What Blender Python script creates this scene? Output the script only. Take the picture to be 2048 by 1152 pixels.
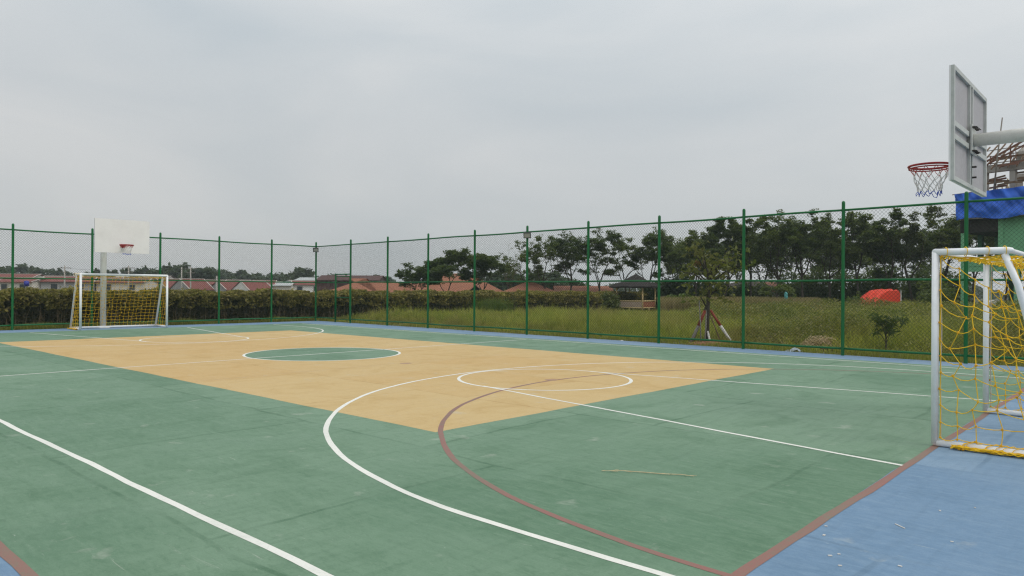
import bpy, math, random
import numpy as np
from mathutils import Matrix, Vector

for o in list(bpy.data.objects): bpy.data.objects.remove(o)
S = bpy.context.scene
COL = S.collection
R = math.radians

# ------------------------------------------------------------------ camera
CX, CY, CZ = -14.852, 9.736, 1.539
YAW, PIT, ROLL, FPX = R(-47.76), R(0.154), R(0.396), 1450.4
fw = np.array([math.cos(PIT)*math.cos(YAW), math.cos(PIT)*math.sin(YAW), math.sin(PIT)])
r0 = np.array([math.sin(YAW), -math.cos(YAW), 0.0]); u0 = np.cross(r0, fw)
rt = math.cos(ROLL)*r0 + math.sin(ROLL)*u0
up = -math.sin(ROLL)*r0 + math.cos(ROLL)*u0
cam_d = bpy.data.cameras.new('camera'); cam = bpy.data.objects.new('camera', cam_d); COL.objects.link(cam)
cam.matrix_world = Matrix(((rt[0], up[0], -fw[0], CX), (rt[1], up[1], -fw[1], CY), (rt[2], up[2], -fw[2], CZ), (0, 0, 0, 1)))
cam_d.sensor_width = 36.0; cam_d.lens = FPX/2048*36.0; cam_d.clip_start = 0.05; cam_d.clip_end = 8000
S.camera = cam

# ------------------------------------------------------------------ sky, sun, exposure
SUN_EL, SUN_AZ = R(57), R(-176)          # direction towards the sun (azimuth measured from +x)
sdir = Vector((math.cos(SUN_EL)*math.cos(SUN_AZ), math.cos(SUN_EL)*math.sin(SUN_AZ), math.sin(SUN_EL)))
world = bpy.data.worlds.new('World'); S.world = world; world.use_nodes = True
nt = world.node_tree; nt.nodes.clear()
def wn(t, **k):
    n = nt.nodes.new(t)
    for a, b in k.items(): setattr(n, a, b)
    return n
wo = wn('ShaderNodeOutputWorld'); bg = wn('ShaderNodeBackground'); bg.inputs['Strength'].default_value = 0.1
nt.links.new(bg.outputs[0], wo.inputs[0])
sky = wn('ShaderNodeTexSky', sky_type='NISHITA', sun_disc=False)
sky.sun_elevation = SUN_EL; sky.sun_rotation = math.pi/2 - SUN_AZ; sky.dust_density = 1.0; sky.air_density = 1.2
tc = wn('ShaderNodeTexCoord')
mp = wn('ShaderNodeMapping'); mp.inputs['Scale'].default_value = (0.8, 1.1, 3.0); mp.inputs['Rotation'].default_value = (0.25, 0.15, 0.6)
nt.links.new(tc.outputs['Generated'], mp.inputs['Vector'])
nz = wn('ShaderNodeTexNoise'); nz.inputs['Scale'].default_value = 2.0; nz.inputs['Detail'].default_value = 4.0; nz.inputs['Roughness'].default_value = 0.45; nz.inputs['Distortion'].default_value = 0.5
nt.links.new(mp.outputs[0], nz.inputs['Vector'])
rmp = wn('ShaderNodeValToRGB')                                  # cloud deck: thicker and thinner patches
rmp.color_ramp.elements[0].position = 0.30; rmp.color_ramp.elements[0].color = (0.745, 0.815, 0.858, 1)
rmp.color_ramp.elements[1].position = 0.72; rmp.color_ramp.elements[1].color = (0.985, 1.0, 1.0, 1)
nt.links.new(nz.outputs['Fac'], rmp.inputs['Fac'])
sep = wn('ShaderNodeSeparateXYZ'); nt.links.new(tc.outputs['Generated'], sep.inputs[0])
el = wn('ShaderNodeMapRange'); el.interpolation_type = 'SMOOTHSTEP'                # overcast skies brighten towards the zenith
for i, v in ((1, 0.0), (2, 0.75), (3, 6.15), (4, 9.5)): el.inputs[i].default_value = v
nt.links.new(sep.outputs['Z'], el.inputs[0])
dt = wn('ShaderNodeVectorMath', operation='DOT_PRODUCT'); nt.links.new(tc.outputs['Generated'], dt.inputs[0])
dt.inputs[1].default_value = sdir
gl = wn('ShaderNodeMapRange')                                   # and towards the veiled sun
for i, v in ((1, -0.4), (2, 1.0), (3, 0.97), (4, 1.25)): gl.inputs[i].default_value = v
nt.links.new(dt.outputs['Value'], gl.inputs[0])
m1 = wn('ShaderNodeMath', operation='MULTIPLY'); nt.links.new(el.outputs[0], m1.inputs[0]); nt.links.new(gl.outputs[0], m1.inputs[1])
vm = wn('ShaderNodeVectorMath', operation='SCALE'); nt.links.new(rmp.outputs[0], vm.inputs[0]); nt.links.new(m1.outputs[0], vm.inputs['Scale'])
mx = wn('ShaderNodeMixRGB'); mx.inputs['Fac'].default_value = 0.93
nt.links.new(sky.outputs[0], mx.inputs['Color1']); nt.links.new(vm.outputs[0], mx.inputs['Color2'])
nt.links.new(mx.outputs[0], bg.inputs['Color'])

sun_d = bpy.data.lights.new('sun', 'SUN'); sun_d.energy = 1.2; sun_d.angle = R(26); sun_d.color = (1.0, 0.965, 0.91)
sun = bpy.data.objects.new('sun', sun_d); COL.objects.link(sun)
sun.rotation_euler = sdir.to_track_quat('Z', 'Y').to_euler(); sun.location = (0, 0, 40)

vs = S.view_settings; vs.view_transform = 'Standard'; vs.look = 'None'; vs.gamma = 1.0; vs.exposure = 0.0; vs.use_curve_mapping = False
S.render.engine = 'CYCLES'
S.cycles.max_bounces = 6; S.cycles.transparent_max_bounces = 8; S.cycles.volume_bounces = 0
S.cycles.use_denoising = True; S.cycles.denoising_prefilter = 'NONE'; S.cycles.denoising_quality = 'HIGH'; S.cycles.filter_width = 1.25

# ------------------------------------------------------------------ helpers
def hv(u): return 576 + FPX*(math.tan(PIT)) + (u-1024)*math.tan(ROLL)          # horizon row in the 2048 wide photograph
def at(u, depth, z=0.0):
    """ground point seen in column u at a given depth in front of the lens"""
    p = np.array([CX, CY, CZ]) + fw*depth + rt*((u-1024)/FPX*depth); p[2] = z; return p
def zz(u, v, depth): return CZ + (hv(u)-v)/FPX*depth
RTH = np.array([r0[0], r0[1], 0.0]); FWH = np.array([math.cos(YAW), math.sin(YAW), 0.0])

class MB:
    def __init__(s): s.v = []; s.f = []
    def add(s, V, F):
        n = len(s.v); s.v.extend([tuple(map(float, p)) for p in V]); s.f.extend([tuple(i+n for i in f) for f in F]); return s
    def box(s, c, size, ax=None):
        c = np.array(c, float); h = np.array(size, float)/2
        ax = np.eye(3) if ax is None else np.array(ax, float)
        V = [c + ax[0]*h[0]*i + ax[1]*h[1]*j + ax[2]*h[2]*k for i in (-1, 1) for j in (-1, 1) for k in (-1, 1)]
        return s.add(V, [(0, 1, 3, 2), (4, 6, 7, 5), (0, 4, 5, 1), (2, 3, 7, 6), (0, 2, 6, 4), (1, 5, 7, 3)])
    def bar(s, a, b, w, h=None):
        a = np.array(a, float); b = np.array(b, float); d = b-a; L = np.linalg.norm(d); d /= L
        ref = np.array([0, 0, 1.0]) if abs(d[2]) < 0.9 else np.array([1.0, 0, 0])
        y = np.cross(ref, d); y /= np.linalg.norm(y); z = np.cross(d, y)
        return s.box((a+b)/2, (L, w, h or w), (d, y, z))
    def tube(s, pts, rad, n=8, cap=True):
        P = np.array(pts, float); m = len(P); rad = np.broadcast_to(np.array(rad, float), (m,))
        T = np.gradient(P, axis=0); T /= np.linalg.norm(T, axis=1)[:, None] + 1e-12
        ref = np.array([0, 0, 1.0]) if abs(T[0][2]) < 0.9 else np.array([1.0, 0, 0])
        V = []; x = np.cross(ref, T[0]); x /= np.linalg.norm(x)
        ang = np.arange(n)*2*math.pi/n
        for i in range(m):
            x = x - T[i]*np.dot(x, T[i]); x /= np.linalg.norm(x) + 1e-12; y = np.cross(T[i], x)
            V.append(P[i] + rad[i]*(np.cos(ang)[:, None]*x + np.sin(ang)[:, None]*y))
        F = [(i*n+k, i*n+(k+1) % n, (i+1)*n+(k+1) % n, (i+1)*n+k) for i in range(m-1) for k in range(n)]
        if cap: F += [tuple(range(n-1, -1, -1)), tuple((m-1)*n+k for k in range(n))]
        return s.add(np.concatenate(V), F)
    def dome(s, c, r, n=10, sq=1.0):
        c = np.array(c, float); V = []; F = []
        for i in range(3):
            e = i*math.pi/6
            V += [c+np.array([r*math.cos(e)*math.cos(a), r*math.cos(e)*math.sin(a), r*sq*math.sin(e)]) for a in np.arange(n)*2*math.pi/n]
        V.append(c+np.array([0, 0, r*sq]))
        F = [(i*n+k, i*n+(k+1) % n, (i+1)*n+(k+1) % n, (i+1)*n+k) for i in range(2) for k in range(n)] + [(2*n+k, 2*n+(k+1) % n, 3*n) for k in range(n)]
        return s.add(V, F)
    def ball(s, c, r, n=6, m=4):
        r = np.broadcast_to(np.array(r, float), (3,)); V = []; F = []
        for i in range(1, m):
            e = math.pi*i/m
            V += [np.array(c)+r*np.array([math.sin(e)*math.cos(a), math.sin(e)*math.sin(a), math.cos(e)]) for a in np.arange(n)*2*math.pi/n]
        t = len(V); V += [np.array(c)+r*np.array([0, 0, 1]), np.array(c)-r*np.array([0, 0, 1])]
        F = [(i*n+k, (i+1)*n+k, (i+1)*n+(k+1) % n, i*n+(k+1) % n) for i in range(m-2) for k in range(n)]
        F += [(k, (k+1) % n, t) for k in range(n)] + [((m-2)*n+(k+1) % n, (m-2)*n+k, t+1) for k in range(n)]
        return s.add(V, F)
    def build(s, name, mat, parent=None, smooth=False): return obj(name, s.v, s.f, mat, parent, smooth)

def wloc(o):
    p = np.zeros(3)
    while o is not None: p += np.array(o.location); o = o.parent
    return p
def obj(name, V, F, mat, parent=None, smooth=False):
    """mesh from WORLD coordinates, linked under parent"""
    V = np.array(V, float).reshape(-1, 3)
    if parent is not None: V = V - wloc(parent)
    me = bpy.data.meshes.new(name)
    if isinstance(F, np.ndarray): fast(me, V, F)
    else: me.from_pydata([tuple(p) for p in V], [], F)
    me.materials.append(mat)
    if smooth: me.polygons.foreach_set('use_smooth', [True]*len(me.polygons))
    me.update()
    o = bpy.data.objects.new(name, me); COL.objects.link(o); o.parent = parent
    return o
def fast(me, V, F):
    me.vertices.add(len(V)); me.vertices.foreach_set('co', V.astype(np.float32).ravel())
    k = F.shape[1]; me.loops.add(F.size); me.loops.foreach_set('vertex_index', F.astype(np.int32).ravel())
    me.polygons.add(len(F)); me.polygons.foreach_set('loop_start', np.arange(0, F.size, k, dtype=np.int32))
    me.update(calc_edges=True)
def thing(name, label, cat, loc=(0, 0, 0), group=None):
    o = bpy.data.objects.new(name, None); COL.objects.link(o); o.location = [float(c) for c in loc]; o.empty_display_size = 0.2
    return tag(o, label, cat, group)
def tag(o, label, cat, group=None, kind=None):
    if label: o['label'] = label
    if cat: o['category'] = cat
    if group: o['group'] = group
    if kind: o['kind'] = kind
    return o
def struct(o): o['kind'] = 'structure'; return o
def dupmesh(src, parent, loc):
    c = src.copy(); COL.objects.link(c); c.parent = parent; c.location = loc; return c

# ------------------------------------------------------------------ materials
def newmat(name):
    m = bpy.data.materials.new(name); m.use_nodes = True; t = m.node_tree; t.nodes.clear()
    out = t.nodes.new('ShaderNodeOutputMaterial'); return m, t, out
def nd(t, ty, ins=None, **k):
    n = t.nodes.new(ty)
    for a, b in k.items(): setattr(n, a, b)
    for a, b in (ins or {}).items():
        if isinstance(b, bpy.types.NodeSocket): t.links.new(b, n.inputs[a])
        else: n.inputs[a].default_value = b
    return n
def c4(c): return (c[0], c[1], c[2], 1)
def noise(t, vec, scale, detail=4, rough=0.55, dist=0.0):
    return nd(t, 'ShaderNodeTexNoise', {'Vector': vec, 'Scale': scale, 'Detail': detail, 'Roughness': rough, 'Distortion': dist}).outputs['Fac']
def mrange(t, val, a, b, c, d): return nd(t, 'ShaderNodeMapRange', {0: val, 1: a, 2: b, 3: c, 4: d}).outputs[0]
def mix(t, fac, a, b, blend='MIX'):
    n = nd(t, 'ShaderNodeMixRGB', {'Fac': fac}, blend_type=blend)
    for i, c in (('Color1', a), ('Color2', b)):
        if isinstance(c, bpy.types.NodeSocket): t.links.new(c, n.inputs[i])
        else: n.inputs[i].default_value = c4(c)
    return n.outputs[0]
def pos(t): return nd(t, 'ShaderNodeNewGeometry').outputs['Position']
def stretch(t, vec, sc, rot=0): return nd(t, 'ShaderNodeMapping', {'Vector': vec, 'Scale': sc, 'Rotation': (0, 0, rot)}).outputs[0]

def paint(name, col, rough=0.45, dirt=0.15, scale=6.0, dirtcol=(0.12, 0.11, 0.09), metallic=0.0, bump=0.0, obj_space=True):
    m, t, out = newmat(name); p = pos(t)
    n1 = noise(t, p, scale, 5, 0.6); n2 = noise(t, p, scale*9, 3, 0.6)
    f = nd(t, 'ShaderNodeMath', {0: mrange(t, n1, 0.45, 0.75, 0, dirt), 1: mrange(t, n2, 0.5, 0.8, 0, dirt*0.6)}, operation='ADD').outputs[0]
    c = mix(t, f, col, dirtcol)
    b = nd(t, 'ShaderNodeBsdfPrincipled', {'Base Color': c, 'Roughness': mrange(t, n2, 0.3, 0.7, rough-0.08, rough+0.12), 'Metallic': metallic, 'Specular IOR Level': 0.35})
    if bump:
        bp = nd(t, 'ShaderNodeBump', {'Height': n2, 'Strength': bump, 'Distance': 0.01}); t.links.new(bp.outputs[0], b.inputs['Normal'])
    t.links.new(b.outputs[0], out.inputs[0]); return m

def court(name, col, worn, dark, amount=1.0):
    """rolled acrylic court coating: roller bays, streaks, scuffs and dust"""
    m, t, out = newmat(name); p = pos(t)
    big = noise(t, p, 0.22, 4, 0.55, 0.6); mid = noise(t, p, 1.3, 6, 0.62, 0.8)
    stx = noise(t, stretch(t, p, (0.7, 5.0, 1), R(12)), 2.2, 5, 0.65, 0.4)
    sty = noise(t, stretch(t, p, (6.0, 0.6, 1), R(-8)), 2.0, 5, 0.65, 0.4)
    fine = noise(t, p, 70, 3, 0.7); grit = noise(t, p, 260, 2, 0.6)
    wob = nd(t, 'ShaderNodeVectorMath', {0: p, 1: nd(t, 'ShaderNodeVectorMath', {0: nd(t, 'ShaderNodeTexNoise', {'Vector': p, 'Scale': 0.9, 'Detail': 3.0}).outputs['Color'], 'Scale': 0.22}, operation='SCALE').outputs[0]}, operation='ADD').outputs[0]
    br = nd(t, 'ShaderNodeTexBrick', {'Vector': wob, 'Color1': (0, 0, 0, 1), 'Color2': (1, 1, 1, 1), 'Mortar': (0.5, 0.5, 0.5, 1), 'Scale': 1.0, 'Mortar Size': 0.03, 'Mortar Smooth': 0.6, 'Bias': 0.0, 'Brick Width': 3.1, 'Row Height': 2.6}, offset=0.35)
    bay = nd(t, 'ShaderNodeRGBToBW', {0: br.outputs['Color']}).outputs[0]
    base = mix(t, mrange(t, bay, 0.0, 1.0, 0.0, 0.55*amount), col, worn)
    base = mix(t, mrange(t, big, 0.46, 0.66, 0, 0.50*amount), base, worn)
    base = mix(t, mrange(t, mid, 0.50, 0.72, 0, 0.38*amount), base, dark)
    base = mix(t, mrange(t, stx, 0.48, 0.74, 0, 0.36*amount), base, worn)
    base = mix(t, mrange(t, sty, 0.50, 0.75, 0, 0.30*amount), base, dark)
    seam = nd(t, 'ShaderNodeMath', {0: br.outputs['Fac'], 1: mrange(t, mid, 0.33, 0.62, 0.0, 0.62*amount)}, operation='MULTIPLY').outputs[0]
    base = mix(t, seam, base, dark)
    med = noise(t, stretch(t, p, (9.0, 22.0, 1), R(20)), 1.0, 6, 0.75, 0.6)
    base = mix(t, mrange(t, med, 0.48, 0.75, 0, 0.40*amount), base, worn)
    base = mix(t, mrange(t, med, 0.47, 0.25, 0, 0.45*amount), base, dark)
    base = mix(t, mrange(t, fine, 0.42, 0.70, 0, 0.30), base, dark)
    base = mix(t, mrange(t, grit, 0.52, 0.72, 0, 0.22), base, worn)
    sc = noise(t, stretch(t, p, (1.2, 9.0, 1), R(35)), 1.7, 6, 0.75, 1.5)                # pale scuffs and dust spots
    base = mix(t, mrange(t, sc, 0.64, 0.76, 0, 0.5), base, (0.52, 0.52, 0.46))
    sc2 = noise(t, stretch(t, p, (2.0, 16.0, 1), R(-25)), 2.6, 5, 0.7, 1.0)
    base = mix(t, mrange(t, sc2, 0.66, 0.74, 0, 0.38), base, (0.50, 0.52, 0.45))
    sc3 = noise(t, p, 2.1, 5, 0.6, 0.3)
    base = mix(t, mrange(t, sc3, 0.64, 0.73, 0, 0.32), base, (0.48, 0.48, 0.42))
    spot = nd(t, 'ShaderNodeTexVoronoi', {'Vector': p, 'Scale': 1.15, 'Randomness': 1.0}, feature='F1').outputs['Distance']
    base = mix(t, mrange(t, spot, 0.012, 0.03, 0.5, 0.0), base, (0.10, 0.11, 0.09))
    b = nd(t, 'ShaderNodeBsdfPrincipled', {'Base Color': base, 'Roughness': mrange(t, mid, 0.3, 0.7, 0.55, 0.78), 'Specular IOR Level': 0.35})
    h = nd(t, 'ShaderNodeMath', {0: fine, 1: grit}, operation='ADD').outputs[0]
    bp = nd(t, 'ShaderNodeBump', {'Height': h, 'Strength': 0.25, 'Distance': 0.004}); t.links.new(bp.outputs[0], b.inputs['Normal'])
    t.links.new(b.outputs[0], out.inputs[0]); return m

def linemat(name, col, under, wear):
    m, t, out = newmat(name); p = pos(t)
    a = noise(t, p, 9, 6, 0.7); b2 = noise(t, p, 60, 4, 0.7); c2 = noise(t, p, 0.8, 3, 0.5)
    w = nd(t, 'ShaderNodeMath', {0: mrange(t, a, 0.48, 0.75, 0, wear), 1: mrange(t, b2, 0.5, 0.72, 0, wear)}, operation='ADD').outputs[0]
    w = nd(t, 'ShaderNodeMath', {0: w, 1: mrange(t, c2, 0.4, 0.7, 0, wear*0.8)}, operation='ADD', use_clamp=True).outputs[0]
    b = nd(t, 'ShaderNodeBsdfPrincipled', {'Base Color': mix(t, w, col, under), 'Roughness': 0.62})
    t.links.new(b.outputs[0], out.inputs[0]); return m

def leafmat(name, c1, c2, c3=None, trans=0.35, nscale=0.5, gloss=0.5, c5=None, bscale=0.16):
    """foliage: each leaf its own tone between the colours, clumps drift in hue"""
    m, t, out = newmat(name); g = nd(t, 'ShaderNodeNewGeometry'); rnd = g.outputs['Random Per Island']
    n = noise(t, g.outputs['Position'], nscale, 3, 0.6)
    c = mix(t, rnd, c1, c2)
    if c3: c = mix(t, mrange(t, n, 0.42, 0.66, 0, 0.75), c, c3)
    if c5: c = mix(t, mrange(t, noise(t, g.outputs['Position'], bscale, 4, 0.6, 0.5), 0.46, 0.64, 0, 0.8), c, c5)
    d = nd(t, 'ShaderNodeBsdfPrincipled', {'Base Color': c, 'Roughness': gloss, 'Specular IOR Level': 0.3})
    tr = nd(t, 'ShaderNodeBsdfTranslucent', {'Color': mix(t, 0.35, c, (0.25, 0.32, 0.03))})
    ms = nd(t, 'ShaderNodeMixShader', {0: trans, 1: d.outputs[0], 2: tr.outputs[0]})
    t.links.new(ms.outputs[0], out.inputs[0]); return m

def tilemat(name, c1, c2, freq):
    m, t, out = newmat(name); p = pos(t)
    n = noise(t, p, 1.2, 5, 0.65); n2 = noise(t, p, 7, 4, 0.7)
    w = nd(t, 'ShaderNodeTexWave', {'Vector': stretch(t, p, (1, 1, 1), YAW+math.pi/2), 'Scale': freq, 'Distortion': 0.6, 'Detail': 1.0}, wave_type='BANDS', bands_direction='X').outputs['Fac']
    wz = nd(t, 'ShaderNodeTexWave', {'Vector': p, 'Scale': freq*1.2, 'Distortion': 0.5, 'Detail': 1.0}, wave_type='BANDS', bands_direction='Z').outputs['Fac']
    c = mix(t, n, c1, c2); c = mix(t, mrange(t, n2, 0.5, 0.75, 0, 0.6), c, (0.10, 0.06, 0.045))
    hh = nd(t, 'ShaderNodeMath', {0: w, 1: wz}, operation='ADD').outputs[0]
    b = nd(t, 'ShaderNodeBsdfPrincipled', {'Base Color': c, 'Roughness': 0.8})
    bp = nd(t, 'ShaderNodeBump', {'Height': hh, 'Strength': 0.8, 'Distance': 0.06}); t.links.new(bp.outputs[0], b.inputs['Normal'])
    t.links.new(b.outputs[0], out.inputs[0]); return m

M = {}
M['green'] = court('court_green', (0.095, 0.188, 0.112), (0.170, 0.270, 0.180), (0.066, 0.142, 0.080), 1.5)
M['blue'] = court('court_blue', (0.135, 0.232, 0.352), (0.218, 0.318, 0.425), (0.094, 0.170, 0.258), 1.3)
M['yellow'] = court('court_yellow', (0.520, 0.340, 0.130), (0.550, 0.408, 0.190), (0.390, 0.245, 0.088), 1.15)
M['white'] = linemat('line_white', (0.76, 0.75, 0.69), (0.36, 0.40, 0.34), 0.24)
M['redline'] = linemat('line_red', (0.255, 0.110, 0.090), (0.16, 0.160, 0.110), 0.55)
M['fadeline'] = linemat('line_faded', (0.47, 0.315, 0.145), (0.53, 0.38, 0.17), 0.55)
M['patch'] = linemat('patch_red', (0.34, 0.20, 0.12), (0.45, 0.30, 0.15), 0.3)
M['concrete'] = paint('concrete', (0.40, 0.37, 0.33), 0.85, 0.45, 1.6, (0.16, 0.15, 0.13), bump=0.4)
M['fence'] = paint('fence_green_paint', (0.004, 0.125, 0.032), 0.5, 0.2, 5, (0.02, 0.06, 0.03))
M['wire'] = paint('wire_green_coating', (0.016, 0.045, 0.026), 0.6, 0.2, 4, (0.05, 0.06, 0.05))
M['goalwhite'] = paint('goal_white_paint', (0.84, 0.85, 0.86), 0.35, 0.16, 7, (0.36, 0.36, 0.35))
M['polewhite'] = paint('pole_white_paint', (0.76, 0.75, 0.70), 0.5, 0.3, 5, (0.30, 0.27, 0.22))
M['board'] = paint('board_white', (0.82, 0.80, 0.79), 0.55, 0.16, 2.5, (0.45, 0.43, 0.42))
M['boardback'] = paint('board_back', (0.42, 0.40, 0.41), 0.6, 0.3, 3, (0.30, 0.29, 0.29))
M['alu'] = paint('painted_steel_frame', (0.52, 0.53, 0.50), 0.45, 0.35, 9, (0.26, 0.27, 0.25))
M['rim'] = paint('rim_red', (0.30, 0.012, 0.014), 0.4, 0.2, 12, (0.10, 0.02, 0.02))
M['netred'] = paint('net_red', (0.42, 0.09, 0.08), 0.85, 0.1)
M['netwhite'] = paint('net_white', (0.66, 0.64, 0.63), 0.85, 0.15)
M['netblue'] = paint('net_blue', (0.08, 0.13, 0.50), 0.85, 0.1)
M['bolt'] = paint('dark_bolt', (0.03, 0.025, 0.022), 0.5, 0.2)
M['netyellow'] = paint('net_yellow', (0.86, 0.54, 0.020), 0.75, 0.25, 14, (0.36, 0.20, 0.02))
M['knot'] = paint('net_knot', (0.74, 0.38, 0.014), 0.8, 0.3, 14, (0.30, 0.13, 0.01))
M['rope'] = paint('white_rope', (0.52, 0.46, 0.38), 0.85, 0.4, 20, (0.28, 0.17, 0.07))
M['black'] = paint('lamp_black', (0.012, 0.012, 0.013), 0.45, 0.2)
M['lampglass'] = paint('lamp_glass', (0.42, 0.40, 0.36), 0.15, 0.1)
M['bark'] = paint('bark', (0.052, 0.040, 0.030), 0.9, 0.4, 4, (0.10, 0.09, 0.075), bump=0.5)
M['barkpale'] = paint('bark_pale', (0.15, 0.125, 0.10), 0.9, 0.4, 4, (0.06, 0.05, 0.04), bump=0.5)
M['leafdark'] = leafmat('leaf_dark', (0.034, 0.058, 0.018), (0.094, 0.128, 0.036), (0.040, 0.070, 0.026), 0.42)
M['leafmid'] = leafmat('leaf_mid', (0.056, 0.084, 0.020), (0.155, 0.190, 0.048), (0.064, 0.098, 0.026), 0.42)
M['leafolive'] = leafmat('leaf_olive', (0.045, 0.062, 0.016), (0.110, 0.125, 0.030), (0.048, 0.058, 0.020))
M['leaffar'] = leafmat('leaf_far', (0.030, 0.052, 0.026), (0.055, 0.082, 0.036), (0.034, 0.060, 0.034), 0.25, 0.12)
M['leafyoung'] = leafmat('leaf_young', (0.085, 0.115, 0.024), (0.240, 0.250, 0.055), (0.110, 0.085, 0.030))
M['leafbright'] = leafmat('leaf_bright', (0.070, 0.120, 0.020), (0.140, 0.200, 0.035))
M['leafdry'] = leafmat('leaf_dry', (0.16, 0.075, 0.030), (0.22, 0.12, 0.045))
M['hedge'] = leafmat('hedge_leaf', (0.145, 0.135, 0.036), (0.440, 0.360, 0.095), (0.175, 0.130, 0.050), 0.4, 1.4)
M['hedgeshade'] = leafmat('hedge_inner_leaf_shaded', (0.040, 0.034, 0.016), (0.095, 0.075, 0.030), None, 0.2)  # inner leaves given a darker colour for the shade inside the hedge
M['stem'] = paint('dry_stem', (0.22, 0.16, 0.095), 0.9, 0.4, 3, (0.06, 0.05, 0.03))
M['grass'] = leafmat('grass_blade', (0.230, 0.270, 0.040), (0.560, 0.530, 0.110), (0.170, 0.240, 0.036), 0.5, 0.9, 0.5, (0.30, 0.24, 0.085), 0.22)
M['weed'] = leafmat('weed_leaf', (0.120, 0.150, 0.032), (0.400, 0.375, 0.098), (0.230, 0.170, 0.075), 0.45, 0.5, 0.5, (0.085, 0.120, 0.026), 0.45)
M['lawn'] = leafmat('short_grass_blade', (0.160, 0.200, 0.034), (0.340, 0.335, 0.075), (0.150, 0.120, 0.040), 0.45, 1.1)
M['drygrass'] = leafmat('dry_grass_blade', (0.26, 0.20, 0.095), (0.36, 0.28, 0.14), (0.20, 0.17, 0.07), 0.4, 0.3)
M['straw'] = leafmat('straw', (0.44, 0.32, 0.19), (0.68, 0.52, 0.34), None, 0.35)
M['stalk'] = paint('dry_stalk', (0.52, 0.44, 0.27), 0.85, 0.3, 30, (0.3, 0.22, 0.12))
M['bamboo'] = paint('bamboo', (0.62, 0.46, 0.22), 0.6, 0.3, 4, (0.22, 0.14, 0.06))
M['woven'] = paint('woven_panel', (0.46, 0.35, 0.26), 0.85, 0.5, 14, (0.13, 0.09, 0.07), bump=0.8)
M['wovenred'] = paint('woven_panel_red', (0.32, 0.125, 0.065), 0.85, 0.5, 14, (0.10, 0.04, 0.025), bump=0.8)
M['thatch'] = paint('thatch_black', (0.028, 0.023, 0.022), 0.95, 0.5, 6, (0.060, 0.050, 0.046), bump=1.0)
M['thatchgrey'] = paint('thatch_grey', (0.075, 0.062, 0.055), 0.95, 0.5, 6, (0.03, 0.026, 0.024), bump=1.0)
M['wood'] = paint('rough_wood', (0.19, 0.125, 0.075), 0.85, 0.5, 6, (0.08, 0.055, 0.04), bump=0.5)
M['woodgrey'] = paint('weathered_wood', (0.24, 0.22, 0.19), 0.9, 0.4, 6, (0.12, 0.10, 0.08), bump=0.5)
M['rebar'] = paint('rust_steel', (0.20, 0.095, 0.062), 0.8, 0.4, 6, (0.07, 0.04, 0.03))
M['stakered'] = paint('stake_red', (0.30, 0.055, 0.032), 0.7, 0.4, 8, (0.16, 0.09, 0.06))
M['stakewhite'] = paint('stake_white', (0.62, 0.60, 0.56), 0.8, 0.5, 8, (0.28, 0.25, 0.20))
M['tarpred'] = paint('tarp_red', (0.78, 0.070, 0.035), 0.5, 0.2, 3, (0.36, 0.03, 0.02), bump=0.3)
M['tarpblue'] = paint('tarp_blue', (0.028, 0.150, 0.70), 0.40, 0.4, 1.6, (0.02, 0.07, 0.36), bump=0.3)
M['wallgreen'] = paint('wall_green', (0.185, 0.450, 0.245), 0.8, 0.25, 1.2, (0.06, 0.15, 0.09))
M['wallgreenshade'] = paint('wall_green_shaded', (0.055, 0.140, 0.080), 0.8, 0.3, 1.2, (0.03, 0.07, 0.045))  # darkened copy of the wall green: shade of the recesses put into colour
M['dark'] = paint('interior_shade', (0.020, 0.018, 0.017), 0.9, 0.3)  # near-black colour stands in for the shade inside openings
M['cream'] = paint('wall_cream', (0.68, 0.63, 0.55), 0.85, 0.4, 1.0, (0.30, 0.27, 0.23))
M['plaster'] = paint('wall_grey', (0.36, 0.355, 0.345), 0.9, 0.4, 1.0, (0.16, 0.155, 0.15))
M['whitewall'] = paint('wall_white', (0.80, 0.78, 0.74), 0.85, 0.25, 1.0, (0.40, 0.38, 0.34))
M['roofred'] = tilemat('roof_red', (0.350, 0.105, 0.080), (0.250, 0.080, 0.066), 6)
M['roofbrown'] = tilemat('roof_brown', (0.15, 0.060, 0.050), (0.10, 0.05, 0.045), 6)
M['rooforange'] = tilemat('roof_orange', (0.470, 0.185, 0.095), (0.300, 0.115, 0.065), 4.0)
M['ridge'] = paint('ridge_cap', (0.50, 0.44, 0.40), 0.8, 0.3)
M['zinc'] = paint('zinc_sheet', (0.42, 0.44, 0.43), 0.55, 0.4, 0.8, (0.24, 0.24, 0.23))
M['glass'] = paint('window_pane', (0.035, 0.042, 0.048), 0.12, 0.1)
M['frame'] = paint('window_frame', (0.48, 0.45, 0.40), 0.7, 0.3)
M['tankblue'] = paint('tank_blue', (0.02, 0.03, 0.30), 0.45, 0.2)
M['barrelblue'] = paint('barrel_blue', (0.015, 0.075, 0.42), 0.4, 0.2)
M['whiteplastic'] = paint('white_plastic', (0.70, 0.70, 0.70), 0.5, 0.2)
M['teal'] = paint('teal_plastic', (0.06, 0.27, 0.26), 0.5, 0.2)
M['soil'] = paint('bare_soil', (0.22, 0.105, 0.055), 0.95, 0.5, 5, (0.10, 0.06, 0.035), bump=0.8)
M['trash'] = paint('plastic_litter', (0.36, 0.42, 0.46), 0.5, 0.6, 12, (0.06, 0.06, 0.06))
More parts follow.
